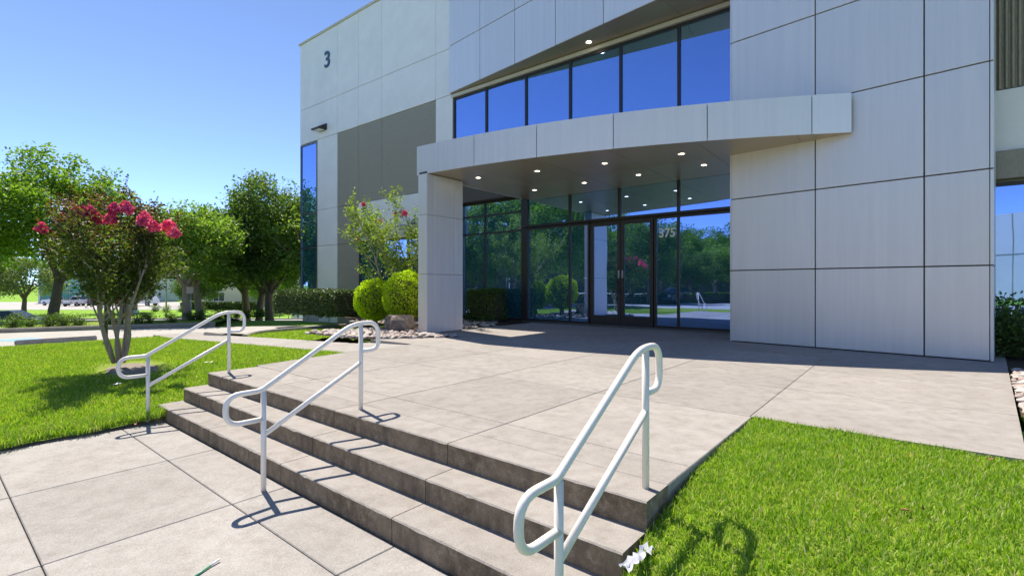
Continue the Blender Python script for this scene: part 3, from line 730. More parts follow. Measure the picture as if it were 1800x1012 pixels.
# right-hand concrete bay
rb = prism('concrete_bay', [B.xy(-.6, WD + .12), B.xy(14, WD + .12), B.xy(14, WD + 20), B.xy(-.6, WD + 20)], -.5, ROOF, 'wall_joint', ob)
V, Fc = [], []; k = 0; sr = .2
while sr < 14:
    for ds, dd in ((0, .05), (.018, .0), (.045, .0), (.063, .05)):
        x, y = B.xy(sr + ds, WD + dd); V += [(x, y, 4.74), (x, y, ROOF)]
    sr += .085
Fc = [(2 * i, 2 * i + 2, 2 * i + 3, 2 * i + 1) for i in range(len(V) // 2 - 1)]
o = mesh_obj('ribbed_panel', V, Fc, 'ribbed_concrete', rb); o['kind'] = 'stuff'
for k in range(5):
    a = .2 + 2.76 * k; box('concrete_panel', B, a, a + 2.74, WD, WD + .12, 3.62, 4.72, 'white_concrete', rb, .006)
    box('lintel', B, a, a + 2.75, WD - .12, WD + .1, 3.10, 3.60, 'taupe_stucco', rb, .008)
window('bay_window', B, [.95, 2.6, 4.2, 5.8, 7.4], [.16, 3.06], WD + .02, 'bronze_frame', .07)
box('bay_sill', B, .2, 14, WD - .03, WD + .12, -.3, .15, 'kerb_concrete', rb, .01)
# number 3 and wall light
text_obj('wing_number', '3', B, s_on(B, 576, WD), WD - .022, 11.17, .72, .05, 'sign_blue', wing, .010, 1.05)
ls = s_on(B, 568, WD); lz = 8.32
V = [(-.32, 0, 0), (.32, 0, 0), (.32, 0, .30), (-.32, 0, .30), (-.32, -.42, .0), (.32, -.42, .0), (.32, -.42, .06), (-.32, -.42, .06)]
wlx = mesh_obj('wall_light', V, [(0, 1, 5, 4), (3, 7, 6, 2), (4, 5, 6, 7), (0, 4, 7, 3), (1, 2, 6, 5), (0, 3, 2, 1)], 'bronze_frame', ob, (*B.xy(ls, WD - .002), lz), B.rz)
box('lamp_lens', B, ls - .22, ls + .22, WD - .34, WD - .08, lz - .02, lz - .002, 'white_plastic', wlx, .004)
prism('roof', [B.xy(-22.9, WD + .2), B.xy(13.9, WD + 3), B.xy(13.9, WD + 25.9), B.xy(-22.9, WD + 25.9)], ROOF - .3, ROOF - .02, 'roof_dark', ob)

# ------------------------------------------------------------------ vegetation
def limb(p0, d, length, r0, r1, n=5, wob=.12, lift=.0):
    pts, p, d = [Vector(p0)], Vector(p0), Vector(d).normalized()
    for i in range(n):
        d = (d + Vector((random.gauss(0, wob), random.gauss(0, wob), random.gauss(0, wob * .5) + lift))).normalized(); p = p + d * length / n; pts.append(p.copy())
    return pts, [r0 + (r1 - r0) * i / n for i in range(n + 1)], d
def crown_points(c, rad, ncl, per, spread, lump, squash=1.0, floor=-.75):
    out = []; c = np.array(c); rad = np.array(rad); ph = rng.uniform(0, 6.28, 6)
    k = 0
    while k < ncl:
        u = rng.normal(size=3); u /= np.linalg.norm(u)
        if u[2] < floor: continue
        rr = rng.uniform(.25, 1) ** .45
        az = math.atan2(u[1], u[0]); lum = 1 + lump * (math.sin(3 * az + ph[0]) * .5 + math.sin(5 * az + 4 * u[2] + ph[1]) * .35 + math.sin(6 * u[2] + ph[2]) * .4)
        q = c + u * rad * rr * lum
        m = int(per * rng.uniform(.5, 1.4)); out.append(q + np.clip(rng.normal(size=(m, 3)), -1.5, 1.5) * spread * rng.uniform(.7, 1.25) * np.array([1, 1, .75])); k += 1
    return np.concatenate(out)
def make_tree(name, label, h_trunk, c_h, rad, leaf, ncl, per, size, r0, bark='bark_brown', spread=.36, lump=.18, nl=6, group='shade trees along the street'):
    root = empty(name, (0, 0, 0)); tag(root, label, 'tree', group)
    specs = []; pts, rr, d = limb((0, 0, -.25), (random.gauss(0, .04), random.gauss(0, .04), 1), h_trunk + .25, r0 * 1.15, r0 * .8, 5, .04)
    rr[0] *= 1.35; specs.append((pts, rr)); top = pts[-1]
    for k in range(nl):
        a = 2 * math.pi * (k + random.random() * .6) / nl; tilt = random.uniform(.35, .95)
        p, r, d = limb(top - Vector((0, 0, random.uniform(0, .35))), (math.cos(a) * tilt, math.sin(a) * tilt, 1), c_h * random.uniform(.55, .75), r0 * .55, r0 * .16, 6, .12, .03); specs.append((p, r))
        for q in range(3):
            b = random.choice(p[2:]); a2 = a + random.uniform(-1.2, 1.2)
            p2, r2, _ = limb(b, (math.cos(a2), math.sin(a2), random.uniform(.2, .9)), rad[0] * random.uniform(.4, .75), r0 * .2, r0 * .05, 4, .15); specs.append((p2, r2))
    tubes('trunk', specs, bark, root, 8)
    C = crown_points((0, 0, h_trunk + c_h * .52), (rad[0], rad[1], c_h * .56), ncl, per, spread, lump)
    np_mesh('crown', leaves_geo(C, size, .35, .55), 4, LEAF_F, leaf, root)
    return root
def place(o, x, y, z, rz=0, sc=1.0): o.location = (x, y, z); o.rotation_euler = (0, 0, rz); o.scale = (sc, sc, sc); return o
def dup(o, x, y, z, rz, sc, label):
    c = copy_tree(o); place(c, x, y, z, rz, sc); c['label'] = label; return c
tA = make_tree('shade_tree', 'large round shade tree behind the pink flowering tree at left', 2.4, 5.4, (3.9, 3.9), 'leaf_oak', 260, 130, .19, .24)
place(tA, -23.6, 25.2, -.85, .4, 1.0)
tB = make_tree('shade_tree', 'small pale green tree behind the left handrail', 1.75, 3.2, (2.2, 2.2), 'leaf_elm', 150, 120, .15, .17, 'bark_pale', .3)
place(tB, -14.7, 22.2, -.45, 1.0, 1.0)
tC = make_tree('shade_tree', 'tall upright dark green tree left of the building corner', 1.6, 5.4, (2.5, 2.5), 'leaf_dark', 230, 120, .16, .20, 'bark_brown', .36, .25)
place(tC, -12.9, 26.2, -.7, 2.0, 1.0)
dup(tB, -15.9, 25.2, -.62, 2.5, 1.12, 'pale green tree with forked trunk between the small pale tree and the tall dark tree')
tD = make_tree('shade_tree', 'broad dark tree behind the pale green trees', 1.9, 4.0, (3.2, 3.0), 'leaf_dark', 210, 120, .17, .20, 'bark_brown', .36)
place(tD, -15.9, 29.5, -1.0, .6, 1.05)
dup(tB, -10.6, 26.3, -.55, 4.0, 1.15, 'light green tree half hidden behind the building corner')
dup(tD, -14.0, 27.2, -.75, 3.3, .85, 'low spreading tree with dark trunk beside the tall tree')
tE = make_tree('shade_tree', 'grey green live oak across the street at far left', 1.9, 4.6, (4.3, 4.0), 'leaf_grey', 130, 100, .24, .24, 'bark_brown', .5)
place(tE, -56.5, 57, -2.3, 0, 1.0)
for k, (x, y, sc, lb) in enumerate([(-49, 62, .85, 'grey green oak right of the live oak across the street'), (-36.5, 57, .8, 'round tree across the street behind the flowering tree'), (-31, 64, .9, 'bright green tree before the white warehouse'),
        (-72, 66, 1.2, 'oak standing at the far left beyond the parked cars'), (-24.5, 63, .75, 'tree across the street in front of the pale green house'), (-29.5, 58, .7, 'slim tree on the far verge by the street lamp'), (-19, 60, .8, 'tree on the far verge seen under the tall dark tree')]):
    src = [tE, tD, tB, tE, tD, tB, tD][k]; dup(src, x, y, terrain_z(0, y), k * 1.3, sc * (1.35 if src is tB else 1.0), lb)
# trees outside the frame that the glazing mirrors
def unmirror(px, Ym):   # a spot in the real grounds whose image stands in the entrance glass
    x, y = (px - 900) / 865 * Ym, Ym; c = x * B.n[0] + y * B.n[1]; k = 2 * (c - SFD - .04); return x - k * B.n[0], y - k * B.n[1]
ordn = ['first', 'second', 'third', 'fourth', 'fifth', 'sixth', 'seventh', 'eighth', 'ninth', 'tenth', 'eleventh', 'twelfth', 'thirteenth', 'fourteenth', 'fifteenth', 'sixteenth', 'seventeenth', 'eighteenth']
MT = [835, 885, 960, 1045, 1085, 1140, 1180, 1215, 1262, 1300, 1345, 1110, 905, 1010, 1160, 1235, 1290, 1205]
for k, (px, Ym, sc) in enumerate([(835, 40, .9), (885, 39, 1.1), (960, 38, 1.12), (1045, 46, 1.0), (1085, 52, 1.05), (1140, 43, .95), (1180, 56, 1.0), (1215, 47, .78), (1262, 50, .85), (1300, 56, 1.0), (1345, 50, .9), (1110, 62, 1.15), (905, 66, 1.1), (1010, 72, 1.2), (1160, 74, 1.2), (1235, 78, 1.2), (1290, 72, 1.1), (1205, 66, 1.0)]):
    src = [tD, tA, tA, tD, tA, tC, tA, tD, tB, tA, tD, tA, tD, tA, tD, tA, tD, tA][k]; x, y = unmirror(px, Ym)
    dup(src, x, y, -.56, k * .9, sc * (1.3 if src is tB else 1.0), 'shade tree mirrored in the entrance glass, ' + ordn[sorted(MT).index(px)] + ' from the left')
# flowering tree on the left lawn
def myrtle(name, label, loc, stems, h, spread, leaf, n_leaf, size, flowers, top_leaf, bark='bark_pale', r=.035, shoots=0):
    root = empty(name, loc); tag(root, label, 'tree'); L0 = Vector(loc); specs, tips = [], []
    for (bx, by, ax, ay) in stems:
        p, rr, d = limb(L0 + Vector((bx, by, -.08)), (ax, ay, 1), h * .62, r, r * .5, 7, .10, .03); specs.append((p, rr))
        for q in range(5):
            b = p[random.choice([3, 4, 5, 6, 7])]; a2 = random.uniform(0, 6.28); e = random.uniform(.35, 1.0)
            p2, r2, _ = limb(b, (d.x + math.cos(a2) * e, d.y + math.sin(a2) * e, .9), h * random.uniform(.22, .42), r * .45, r * .15, 5, .10, .04); specs.append((p2, r2)); tips += p2[2:]
            for w in range(3):
                b3 = random.choice(p2[2:]); a3 = random.uniform(0, 6.28); p3, r3, _ = limb(b3, (math.cos(a3) * .8, math.sin(a3) * .8, .8), h * .16, r * .16, r * .07, 4, .12); specs.append((p3, r3)); tips += p3[1:]
    tubes('trunk', specs, bark, root, 7, loc)
    T = np.array([tuple(t - L0) for t in tips]); T = T[T[:, 2] > h * .36]
    C = T[rng.integers(0, len(T), n_leaf)] + rng.normal(size=(n_leaf, 3)) * spread
    top = rng.uniform(size=n_leaf) < np.clip((C[:, 2] - .62 * h) / (.42 * h), 0, .85)
    lv = leaves_geo(C, size, .3, .55)
    np_mesh('crown', lv[~top], 4, LEAF_F, leaf, root, loc); np_mesh('new_leaves', lv[top & (rng.uniform(size=n_leaf) < .9)], 4, LEAF_F, top_leaf, root, loc)
    hi = T[T[:, 2] > np.quantile(T[:, 2], .8)]
    sh, sp2 = [], []
    for k in range(shoots):
        b = hi[rng.integers(0, len(hi))]; L_ = rng.uniform(.22, .42); dx, dy = rng.normal(0, .08, 2)
        for q in range(26):
            t = q / 25; sh.append(b + np.array([dx * t, dy * t, L_ * t]) + rng.normal(size=3) * np.array([.03, .03, .01]) * (1.15 - t))
        sp2.append(([L0 + Vector(b), L0 + Vector(b) + Vector((dx, dy, L_))], [.006, .003]))
    if shoots:
        so = np_mesh('shoots', leaves_geo(np.array(sh), size * .75, .3, .55), 4, LEAF_F, top_leaf, root, loc); so['kind'] = 'stuff'
    for (x, y, z, rr) in flowers:
        n = 170; u = rng.normal(size=(n, 3)); u /= np.linalg.norm(u, axis=1)[:, None]; rad = rng.uniform(.55, 1, n)[:, None]
        Cf = u * rad * np.array([rr, rr, rr * 1.25]); Cf[:, :2] *= (1.15 - .45 * (Cf[:, 2:3] / rr))
        np_mesh('flower_cluster', leaves_geo(Cf, .055, .2, .9), 4, LEAF_F, 'petal', root, (loc[0] + x, loc[1] + y, loc[2] + z))
    return root
def fl(px, py, r=.07):
    Yd = TY + random.uniform(-.85, -.3); return ((px - 900) / 865 * Yd - TX, Yd - TY, 1.2 + (501 - py) / 865 * Yd - (-.16), r)
fls = [(x, y, z, r * 1.12) for x, y, z, r in [fl(*q) for q in ((74, 400), (126, 367, .09), (113, 385, .08), (119, 402), (145, 371, .075), (152, 381, .1), (157, 370), (171, 384, .08), (195, 384, .075), (201, 366, .075), (221, 364, .085), (252, 387, .075), (254, 380), (270, 397, .075), (296, 396, .085), (307, 409, .07))]]
tubes_loc = (TX, TY, -.16)
myrtle('crape_myrtle', 'multi stemmed tree with pink flower clusters on the left lawn', tubes_loc,
       [(-.06, 0, -.30, .05), (.0, .05, -.10, .2), (.05, -.02, .02, -.12), (.10, .0, .14, .1), (.08, .06, .26, -.1), (-.02, -.04, -.17, -.18)], 3.1, .085, 'leaf_myrtle', 17000, .068, fls, 'leaf_bronze', shoots=26)
def f2(px, py, r=.06): Yd = 15.0; return ((px - 900) / 865 * Yd + 3.25, -.3, 1.2 + (501 - py) / 865 * Yd, r)
myrtle('crape_myrtle', 'upright shrub with few red blooms between the round bushes and the pier', (-3.25, 15.3, 0.0),
       [(0, 0, -.15, 0), (.1, .05, .1, .1), (-.1, .1, -.35, -.1), (.15, -.05, .28, -.05), (0, .1, -.02, .1)], 4.1, .085, 'leaf_fresh', 9000, .08, [f2(639, 359, .05), f2(695, 377, .05), f2(711, 375, .08), f2(668, 388, .06), f2(626, 421, .05)], 'leaf_fresh', shoots=14)
def ball(name, label, c, r, n, leaf, size):
    root = empty(name, (c[0], c[1], 0)); tag(root, label, 'bush', 'round clipped bushes by the pier')
    u = rng.normal(size=(n, 3)); u /= np.linalg.norm(u, axis=1)[:, None]
    rad = r * (1 - rng.uniform(0, 1, n) ** 2 * .16) * (1 + .035 * np.sin(u[:, 0] * 9 + u[:, 2] * 7) + .03 * np.sin(u[:, 1] * 14))
    np_mesh('foliage', leaves_geo(u * rad[:, None] * np.array([1, 1, 1.03]), size, .1, .6), 4, LEAF_F, leaf, root, c)
    bm = bmesh.new(); bmesh.ops.create_icosphere(bm, subdivisions=3, radius=r * .86); me = bpy.data.meshes.new('dark_core'); bm.to_mesh(me); bm.free(); me.materials.append(MATS['soil'])
    o = bpy.data.objects.new('dark_core', me); o.location = c; put(o, root)  # solid dark core filling the leaf ball
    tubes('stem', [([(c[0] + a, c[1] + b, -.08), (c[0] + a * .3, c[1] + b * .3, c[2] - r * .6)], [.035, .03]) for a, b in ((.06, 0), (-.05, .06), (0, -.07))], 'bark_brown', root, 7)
ball('round_bush', 'round lime green clipped bush left of the boulder', (-4.03, 14.5, .78), .60, 9000, 'leaf_lime', .055)
ball('round_bush', 'round lime green clipped bush tucked against the entrance pier', (-2.93, 13.7, .92), .66, 10000, 'leaf_lime', .055)
def hedge(name, label, F, s0, s1, d0, d1, z0, z1, n, leaf, size, rnd=.25):
    cx, cy = F.xy((s0 + s1) / 2, (d0 + d1) / 2); root = empty(name, (cx, cy, z0)); tag(root, label, 'hedge')
    L, D, H = s1 - s0, d1 - d0, z1 - z0; q = rng.uniform(-1, 1, (n, 3)); ax = rng.choice(3, n, p=[.12, .44, .44]); sg = rng.choice([-1, 1], n); q[np.arange(n), ax] = sg
    q[:, 2] = np.where((ax == 2), 1, q[:, 2])
    half = np.array([L / 2, D / 2, H / 2]); X = q * half; lim = half - rnd; cl = np.clip(X, -lim, lim); dv = X - cl; ln = np.linalg.norm(dv, axis=1)[:, None] + 1e-9
    X = np.where(ln > rnd, cl + dv / ln * rnd, X); X *= (1 - rng.uniform(0, 1, (n, 1)) ** 2 * .12); X += rng.normal(size=(n, 3)) * .018; X[:, 2] += .025 * np.sin(X[:, 0] * 3.1)
    Xw = np.stack([X[:, 0] * F.t[0] + X[:, 1] * F.n[0], X[:, 0] * F.t[1] + X[:, 1] * F.n[1], X[:, 2]], 1)
    np_mesh('foliage', leaves_geo(Xw, size, .1, .6), 4, LEAF_F, leaf, root, (cx, cy, (z0 + z1) / 2))
    box('dark_core', F, s0 + .12, s1 - .12, d0 + .12, d1 - .12, z0 + .1, z1 - .12, 'soil', root, .06)  # solid dark core filling the hedge
    for k in range(int(L / .7) if L < 9 else 0):
        q = s0 + .3 + k * .7; tubes('stem', [([F.p(q, d0 + .2, z0 - .1), F.p(q + .05, d0 + .25, z0 + .3)], [.015, .012])], 'bark_brown', root, 5)
hedge('clipped_hedge', 'long clipped dark green hedge before the white wing', B, -19.5, -14.9, 9.35, 10.45, .02, 1.02, 16000, 'leaf_hedge', .07)
hedge('clipped_hedge', 'low dark hedge behind the pier against the entrance glass', B, -11.3, -9.95, 11.75, 12.45, .0, 1.05, 6500, 'leaf_dark', .06, .18)
def shrub(name, label, loc, h, w, n, leaf, size, group=None):
    root = empty(name, loc); tag(root, label, 'shrub', group); sp, tips = [], []
    for k in range(9):
        a = random.uniform(0, 6.28); t = random.uniform(.2, .9); p, r, _ = limb((0, 0, -.05), (math.cos(a) * t * w / h, math.sin(a) * t * w / h, 1), h * random.uniform(.75, 1.05), .012, .005, 4, .1); sp.append((p, r)); tips += p[1:]
    o = tubes('stem', sp, 'bark_brown', root, 5)
    T = np.array([tuple(t) for t in tips]); C = T[rng.integers(0, len(T), n)] + rng.normal(size=(n, 3)) * np.array([w * .16, w * .16, h * .09]); C[:, 2] = np.maximum(C[:, 2], .03)
    f = np_mesh('foliage', leaves_geo(C, size, .3, .5), 4, LEAF_F, leaf, root)
    for c in (o, f): c.matrix_parent_inverse = Matrix.Identity(4)
    return root
VX = [(22, 0), (50, 0), (86, 0), (112, 0), (139, 0), (192, 0), (212, 0), (242, 0), (262, 0), (302, 0), (338, 1), (352, 1), (382, 1), (398, 1), (415, 1), (436, 1), (452, 1), (460, 1)]
s0 = shrub('verge_shrub', '', (0, 0, 0), .62, .75, 700, 'leaf_dark', .075, 'dark shrubs planted along the parking kerb')
near = ['at the far left in front of the dark car', 'left of the large shade tree, before the dark car', 'at the foot of the large shade tree', 'just right of the large shade tree trunk', 'between the large shade tree and the black sign post', 'behind the black sign post', 'behind the stems of the flowering tree', 'just right of the flowering tree stems', 'second right of the flowering tree stems', 'left of the small pale tree trunk',
        'just right of the small pale tree trunk', 'left of the forked trunk', 'right of the forked trunk', 'under the sloping top rail of the left handrail', 'left of the upper post of the left handrail', 'inside the upper loop of the left handrail', 'at the foot of the tall dark tree, left side', 'nearest the clipped hedge in the row']
for k, (px, row) in enumerate(VX):
    if row == 0:
        tt = px / 300; Y = 17.3 + tt * 2.6 + random.uniform(.1, .5); z = -.34
    else: Y = 21.8 + (px - 338) / 120 * 2.0; z = -.36
    x = (px - 900) / 865 * Y; sc = random.uniform(.68, .85) * (1.15 if px in (86, 22, 192) else 1)
    c = s0 if k == 0 else copy_tree(s0); place(c, x, Y, z, k * 1.1, sc); c['label'] = 'dark leafy shrub ' + near[k]
dk = shrub('corner_shrub', 'dark glossy shrub against the window at the right edge', (*B.xy(1.55, 11.75), 0.0), 1.0, 1.0, 1800, 'leaf_dark', .085)
hedge('parking_hedge', 'long low hedge beyond the left edge, mirrored in the entrance glass', W0, -24.2, -23.2, -19, 7, -.56, .35, 9000, 'leaf_hedge', .2, .2)
hedge('tree_belt', 'dense dark tree belt far off to the left, mirrored in the entrance glass', W0, -80, -75, -90, 34, -.56, 6.0, 16000, 'leaf_dark', .9, 1.5)
# hedges across the street
for (x0, x1, y, lb) in ((-47, -36, 69.5, 'clipped hedge across the street left of the directory sign'), (-35, -24, 69.5, 'clipped hedge across the street right of the directory sign'), (-23.5, -17, 68, 'clipped hedge across the street before the pale green house')):
    hedge('far_hedge', lb, W0, x0, x1, y, y + 1.4, terrain_z(0, y), terrain_z(0, y) + 1.15, 3200, 'leaf_hedge', .28, .3)
for k, (x, y) in enumerate(((-45, 64), (-43.3, 64.5), (-47.5, 65.5), (-50, 65), (-41, 65))):
    c = copy_tree(s0); place(c, x, y, terrain_z(0, y), k, 1.6); c['label'] = 'small shrub on the far side of the street, ' + ('first', 'second', 'third', 'fourth', 'fifth')[sorted(range(5), key=lambda i: [-45, -43.3, -47.5, -50, -41][i]).index(k)] + ' from the left'; c['group'] = 'shrubs across the street'

# ------------------------------------------------------------------ stone beds, boulder, mulch
sb = tag(mesh_obj('stone_bed', [(x, y, .0) for x, y in bed], [tuple(range(len(bed)))], 'soil'), kind='structure')
STM = []
for k in range(6):
    bm = bmesh.new(); bmesh.ops.create_icosphere(bm, subdivisions=1, radius=1)
    for v in bm.verts: v.co *= 1 + random.uniform(-.16, .16)
    for f in bm.faces: f.smooth = True
    me = bpy.data.meshes.new('stone'); bm.to_mesh(me); bm.free(); me.materials.append(MATS['river_stone']); STM.append(me)
def stones(parent, poly, n, z, r0, r1, filt=None):
    xs_ = [p[0] for p in poly]; ys_ = [p[1] for p in poly]; k = 0; tries = 0
    while k < n and tries < n * 60:
        tries += 1; x, y = random.uniform(min(xs_), max(xs_)), random.uniform(min(ys_), max(ys_))
        if not inpoly(x, y, poly) or (filt and not filt(x, y)): continue
        o = bpy.data.objects.new('stone', random.choice(STM)); r = random.uniform(r0, r1)
        o.scale = (r * random.uniform(1, 1.6), r, r * random.uniform(.4, .6)); o.rotation_euler = (random.uniform(-.3, .3), random.uniform(-.3, .3), random.uniform(0, 6.28)); o.location = (x, y, z + random.uniform(0, .03)); put(o, parent); k += 1
stones(sb, bed, 290, .015, .05, .085, lambda x, y: y < 12.9 and P.sd(x, y)[1] < 8.4)
Vs = []
ico = np.array([tuple(v.co) for v in STM[0].vertices]); icf = [list(p.vertices) for p in STM[0].polygons]
Q = []
while len(Q) < 700:
    x, y = random.uniform(-8, -.5), random.uniform(10.5, 17)
    if inpoly(x, y, bed): Q.append((x, y))
for x, y in Q:
    r = random.uniform(.04, .075); a = random.uniform(0, 6.28); c_, s_ = math.cos(a), math.sin(a); q = ico * np.array([r * 1.4, r, r * .5]); Vs.append(np.stack([q[:, 0] * c_ - q[:, 1] * s_ + x, q[:, 0] * s_ + q[:, 1] * c_ + y, q[:, 2] + .008], 1))
o = np_mesh('pebbles', np.array(Vs), len(ico), icf, 'river_stone', sb); o['kind'] = 'stuff'
bed2 = [P.xy(redge(6.55) + .03, 6.6), P.xy(redge(10.2) + .03, 10.2), B.xy(1.2, WD), B.xy(9, WD), P.xy(9, 6.6)]
sb2 = tag(mesh_obj('stone_bed', [(x, y, -.035) for x, y in bed2], [tuple(range(len(bed2)))], 'soil'), kind='structure')
bed2v = [P.xy(redge(6.55) + .05, 6.64), P.xy(redge(9.9) + .05, 9.9), P.xy(1.75, 9.9), P.xy(1.55, 6.64)]
stones(sb2, bed2v, 298, -.012, .045, .08)
Vs = []
for k in range(1500):
    s_, d_ = random.uniform(.8, 8.8), random.uniform(6.7, 9.9)
    if s_ < redge(d_) + .06: continue
    x, y = P.xy(s_, d_); r = random.uniform(.05, .085); a = random.uniform(0, 6.28); c_, q_ = math.cos(a), math.sin(a); q = ico * np.array([r * 1.4, r, r * .5])
    Vs.append(np.stack([q[:, 0] * c_ - q[:, 1] * q_ + x, q[:, 0] * q_ + q[:, 1] * c_ + y, q[:, 2] - .022], 1))
o = np_mesh('pebbles', np.array(Vs), len(ico), icf, 'river_stone', sb2); o['kind'] = 'stuff'
bm = bmesh.new(); bmesh.ops.create_icosphere(bm, subdivisions=3, radius=1)
for v in bm.verts:
    n_ = math.sin(v.co.x * 3.1 + 1) * .12 + math.sin(v.co.y * 4.3 + v.co.z * 2) * .12 + math.sin(v.co.z * 5 + v.co.x * 4) * .08; v.co *= 1 + n_
    v.co.z = max(-.6, min(.62, v.co.z)); v.co = Vector((round(v.co.x * 3.2) / 3.2 * .35 + v.co.x * .65, v.co.y, v.co.z))
me = bpy.data.meshes.new('boulder'); bm.to_mesh(me); bm.free(); me.materials.append(MATS['boulder'])
bo = bpy.data.objects.new('boulder', me); bo.location = (-2.93, 12.75, .2); bo.scale = (.42, .34, .36); col.objects.link(bo); tag(bo, 'rough brown boulder on the stones at the foot of the round bush', 'boulder')
def disc_patch(name, F, s, d, rs, rd, fz, mat):
    V = [(*F.xy(s, d), fz(s, d) + .004)]; n = 22
    for ring in (.5, 1):
        for k in range(n):
            a = 2 * math.pi * k / n; r = ring * (1 + .12 * math.sin(3 * a) + .08 * math.sin(5 * a + 1)) if ring == 1 else ring
            q = (s + rs * r * math.cos(a), d + rd * r * math.sin(a)); V.append((*F.xy(*q), fz(*q) + (.004 if ring < 1 else -.012)))
    Fc = [(0, 1 + k, 1 + (k + 1) % n) for k in range(n)] + [(1 + k, 1 + n + k, 1 + n + (k + 1) % n, 1 + (k + 1) % n) for k in range(n)]
    return tag(mesh_obj(name, V, Fc, mat), kind='structure')
disc_patch('mulch_ring', P, TS + .35, TD + .15, 1.3, .55, lawn1_z, 'mulch')

# ------------------------------------------------------------------ parking lot things
def wheel_stop(a, b, label):
    a, b = Vector(a), Vector(b); L = (b - a).length; V = [(x * L / 2, y, z) for x in (-1, 1) for y, z in ((-.09, 0), (-.055, .13), (.055, .13), (.09, 0))]
    m = (a + b) / 2; o = mesh_obj('wheel_stop', V, [(0, 1, 2, 3), (4, 7, 6, 5), (0, 4, 5, 1), (1, 5, 6, 2), (2, 6, 7, 3), (0, 3, 7, 4)], 'kerb_concrete', None, (m.x, m.y, PK + .002), math.atan2(b.y - a.y, b.x - a.x))
    bm = bmesh.new(); bm.from_mesh(o.data); bmesh.ops.recalc_face_normals(bm, faces=bm.faces); bmesh.ops.bevel(bm, geom=bm.edges[:], offset=.02, segments=2, affect='EDGES'); bm.to_mesh(o.data); bm.free()
    tag(o, label, 'wheel stop', 'concrete wheel stops in the parking lot')
wheel_stop((-13.6, 13.45), (-12.45, 14.75), 'concrete wheel stop in front of the left lawn')
wheel_stop((-14.6, 11.6), (-13.95, 12.6), 'concrete wheel stop cut by the left edge of the picture')
wheel_stop((-9.9, 15.9), (-8.9, 15.2), 'concrete wheel stop seen through the left handrail')
poly_sheet('parking_marking', [(-15.5, 14.6), (-14.6, 14.3), (-14.0, 15.0), (-15.0, 15.3)], PK + .004, 'blue_paint')
sp = empty('sign_post', (-11.55, 14.0, PK)); tag(sp, 'black post with a white sign plate behind the flowering tree', 'sign')
tubes('post', [([(-11.55, 14.0, PK - .05), (-11.55, 14.0, 1.75)], .045)], 'pole_dark', sp, 10); box('sign_plate', W0, -11.50, -11.36, 13.9, 13.92, 1.05, 1.62, 'white_plastic', sp, .004)
sn = empty('small_sign', (-14.25, 22.0, -.4)); tag(sn, 'small pale pink sign board beside the small pale tree trunk', 'sign')
tubes('post', [([(-14.35, 22.0, -.5), (-14.35, 22.0, 1.0)], .03)], 'pole_grey', sn, 8); box('board', W0, -14.52, -14.22, 21.93, 21.97, .82, 1.12, 'pink_board', sn, .004)
# directory sign across the street
dz = terrain_z(0, 60)
dsn = empty('directory_sign', (-46.5, 60, dz)); tag(dsn, 'dark green directory sign with pale lines across the street', 'sign')
box('panel', W0, -47.1, -45.9, 60, 60.35, dz + .3, dz + 2.9, 'pole_dark', dsn, .02); box('base', W0, -47.2, -45.8, 59.95, 60.4, dz, dz + .5, 'warehouse_grey', dsn, .02)
for k in range(4): box('text_line', W0, -46.9, -46.2 + random.uniform(-.1, .2), 59.985, 60.0, dz + .95 + k * .45, dz + 1.13 + k * .45, 'warehouse_grey', dsn, 0)
lp = empty('street_lamp', (-39, 55.5, terrain_z(0, 55.5))); tag(lp, 'slim grey street lamp across the street', 'lamp')
tubes('pole', [([(-39, 55.5, -2.5), (-39, 55.5, 5.2)], [.09, .06])], 'pole_grey', lp, 8); box('lamp_head', W0, -39.1, -38.4, 55.4, 55.6, 5.1, 5.22, 'pole_grey', lp, .02)
cb = box('utility_cabinet', W0, -23.6, -22.6, 46.5 + 6, 47.3 + 6, -2.4, -1.1, 'white_plastic', None, .04); tag(cb, 'white utility cabinet across the street by the hedge end', 'cabinet')
# far buildings
fb = empty('warehouse', (-62, 135, -2.8)); tag(fb, 'long pale grey warehouse with blue dock doors in the distance', 'building')
box('wall', W0, -110, -30, 130, 160, -3.0, 7.0, 'warehouse_grey', fb, 0); box('parapet', W0, -110.2, -29.8, 129.8, 130.0, 6.5, 7.3, 'white_plastic', fb, 0)
for k in range(9): box('dock_door', W0, -106 + k * 8.4, -101.5 + k * 8.4, 129.9, 130.02, -2.6, 1.2, 'warehouse_blue', fb, .02)
gb = empty('glass_office', (-92, 108, -2.7)); tag(gb, 'low office with teal glass front behind the large shade tree', 'building')
box('wall', W0, -104, -84, 108, 124, -2.8, 6.0, 'warehouse_grey', gb, 0)
for i in range(6):
    for j in range(4): box('pane', W0, -103.5 + i * 3.2, -100.5 + i * 3.2, 107.9, 108.02, -2.2 + j * 1.9, -.45 + j * 1.9, 'teal_glass', gb, .02)
hb = empty('green_house', (-45, 88, -2.7)); tag(hb, 'pale green low house with white porch seen under the trees', 'building')
box('wall', W0, -55, -46.6, 86, 94, -2.8, 1.4, 'house_green', hb, 0); prism('roof', [(-55.6, 85.4), (-46, 85.4), (-46, 94.6), (-55.6, 94.6)], 1.4, 1.75, 'warehouse_grey', hb)
wd = box('window', W0, -53.2, -50.2, 85.9, 86.0, -1.7, .1, 'white_plastic', hb, .02)
for k in range(3): box('pane', W0, -53.05 + k * .97, -52.2 + k * .97, 85.86, 85.91, -1.55, -.05, 'car_glass', wd, 0)
box('porch_roof', W0, -46.5, -36, 85, 92, 1.0, 1.35, 'white_plastic', hb, .05); box('porch_wall', W0, -46.5, -36, 91, 92, -2.8, 1.0, 'ribbed_concrete', hb, 0)
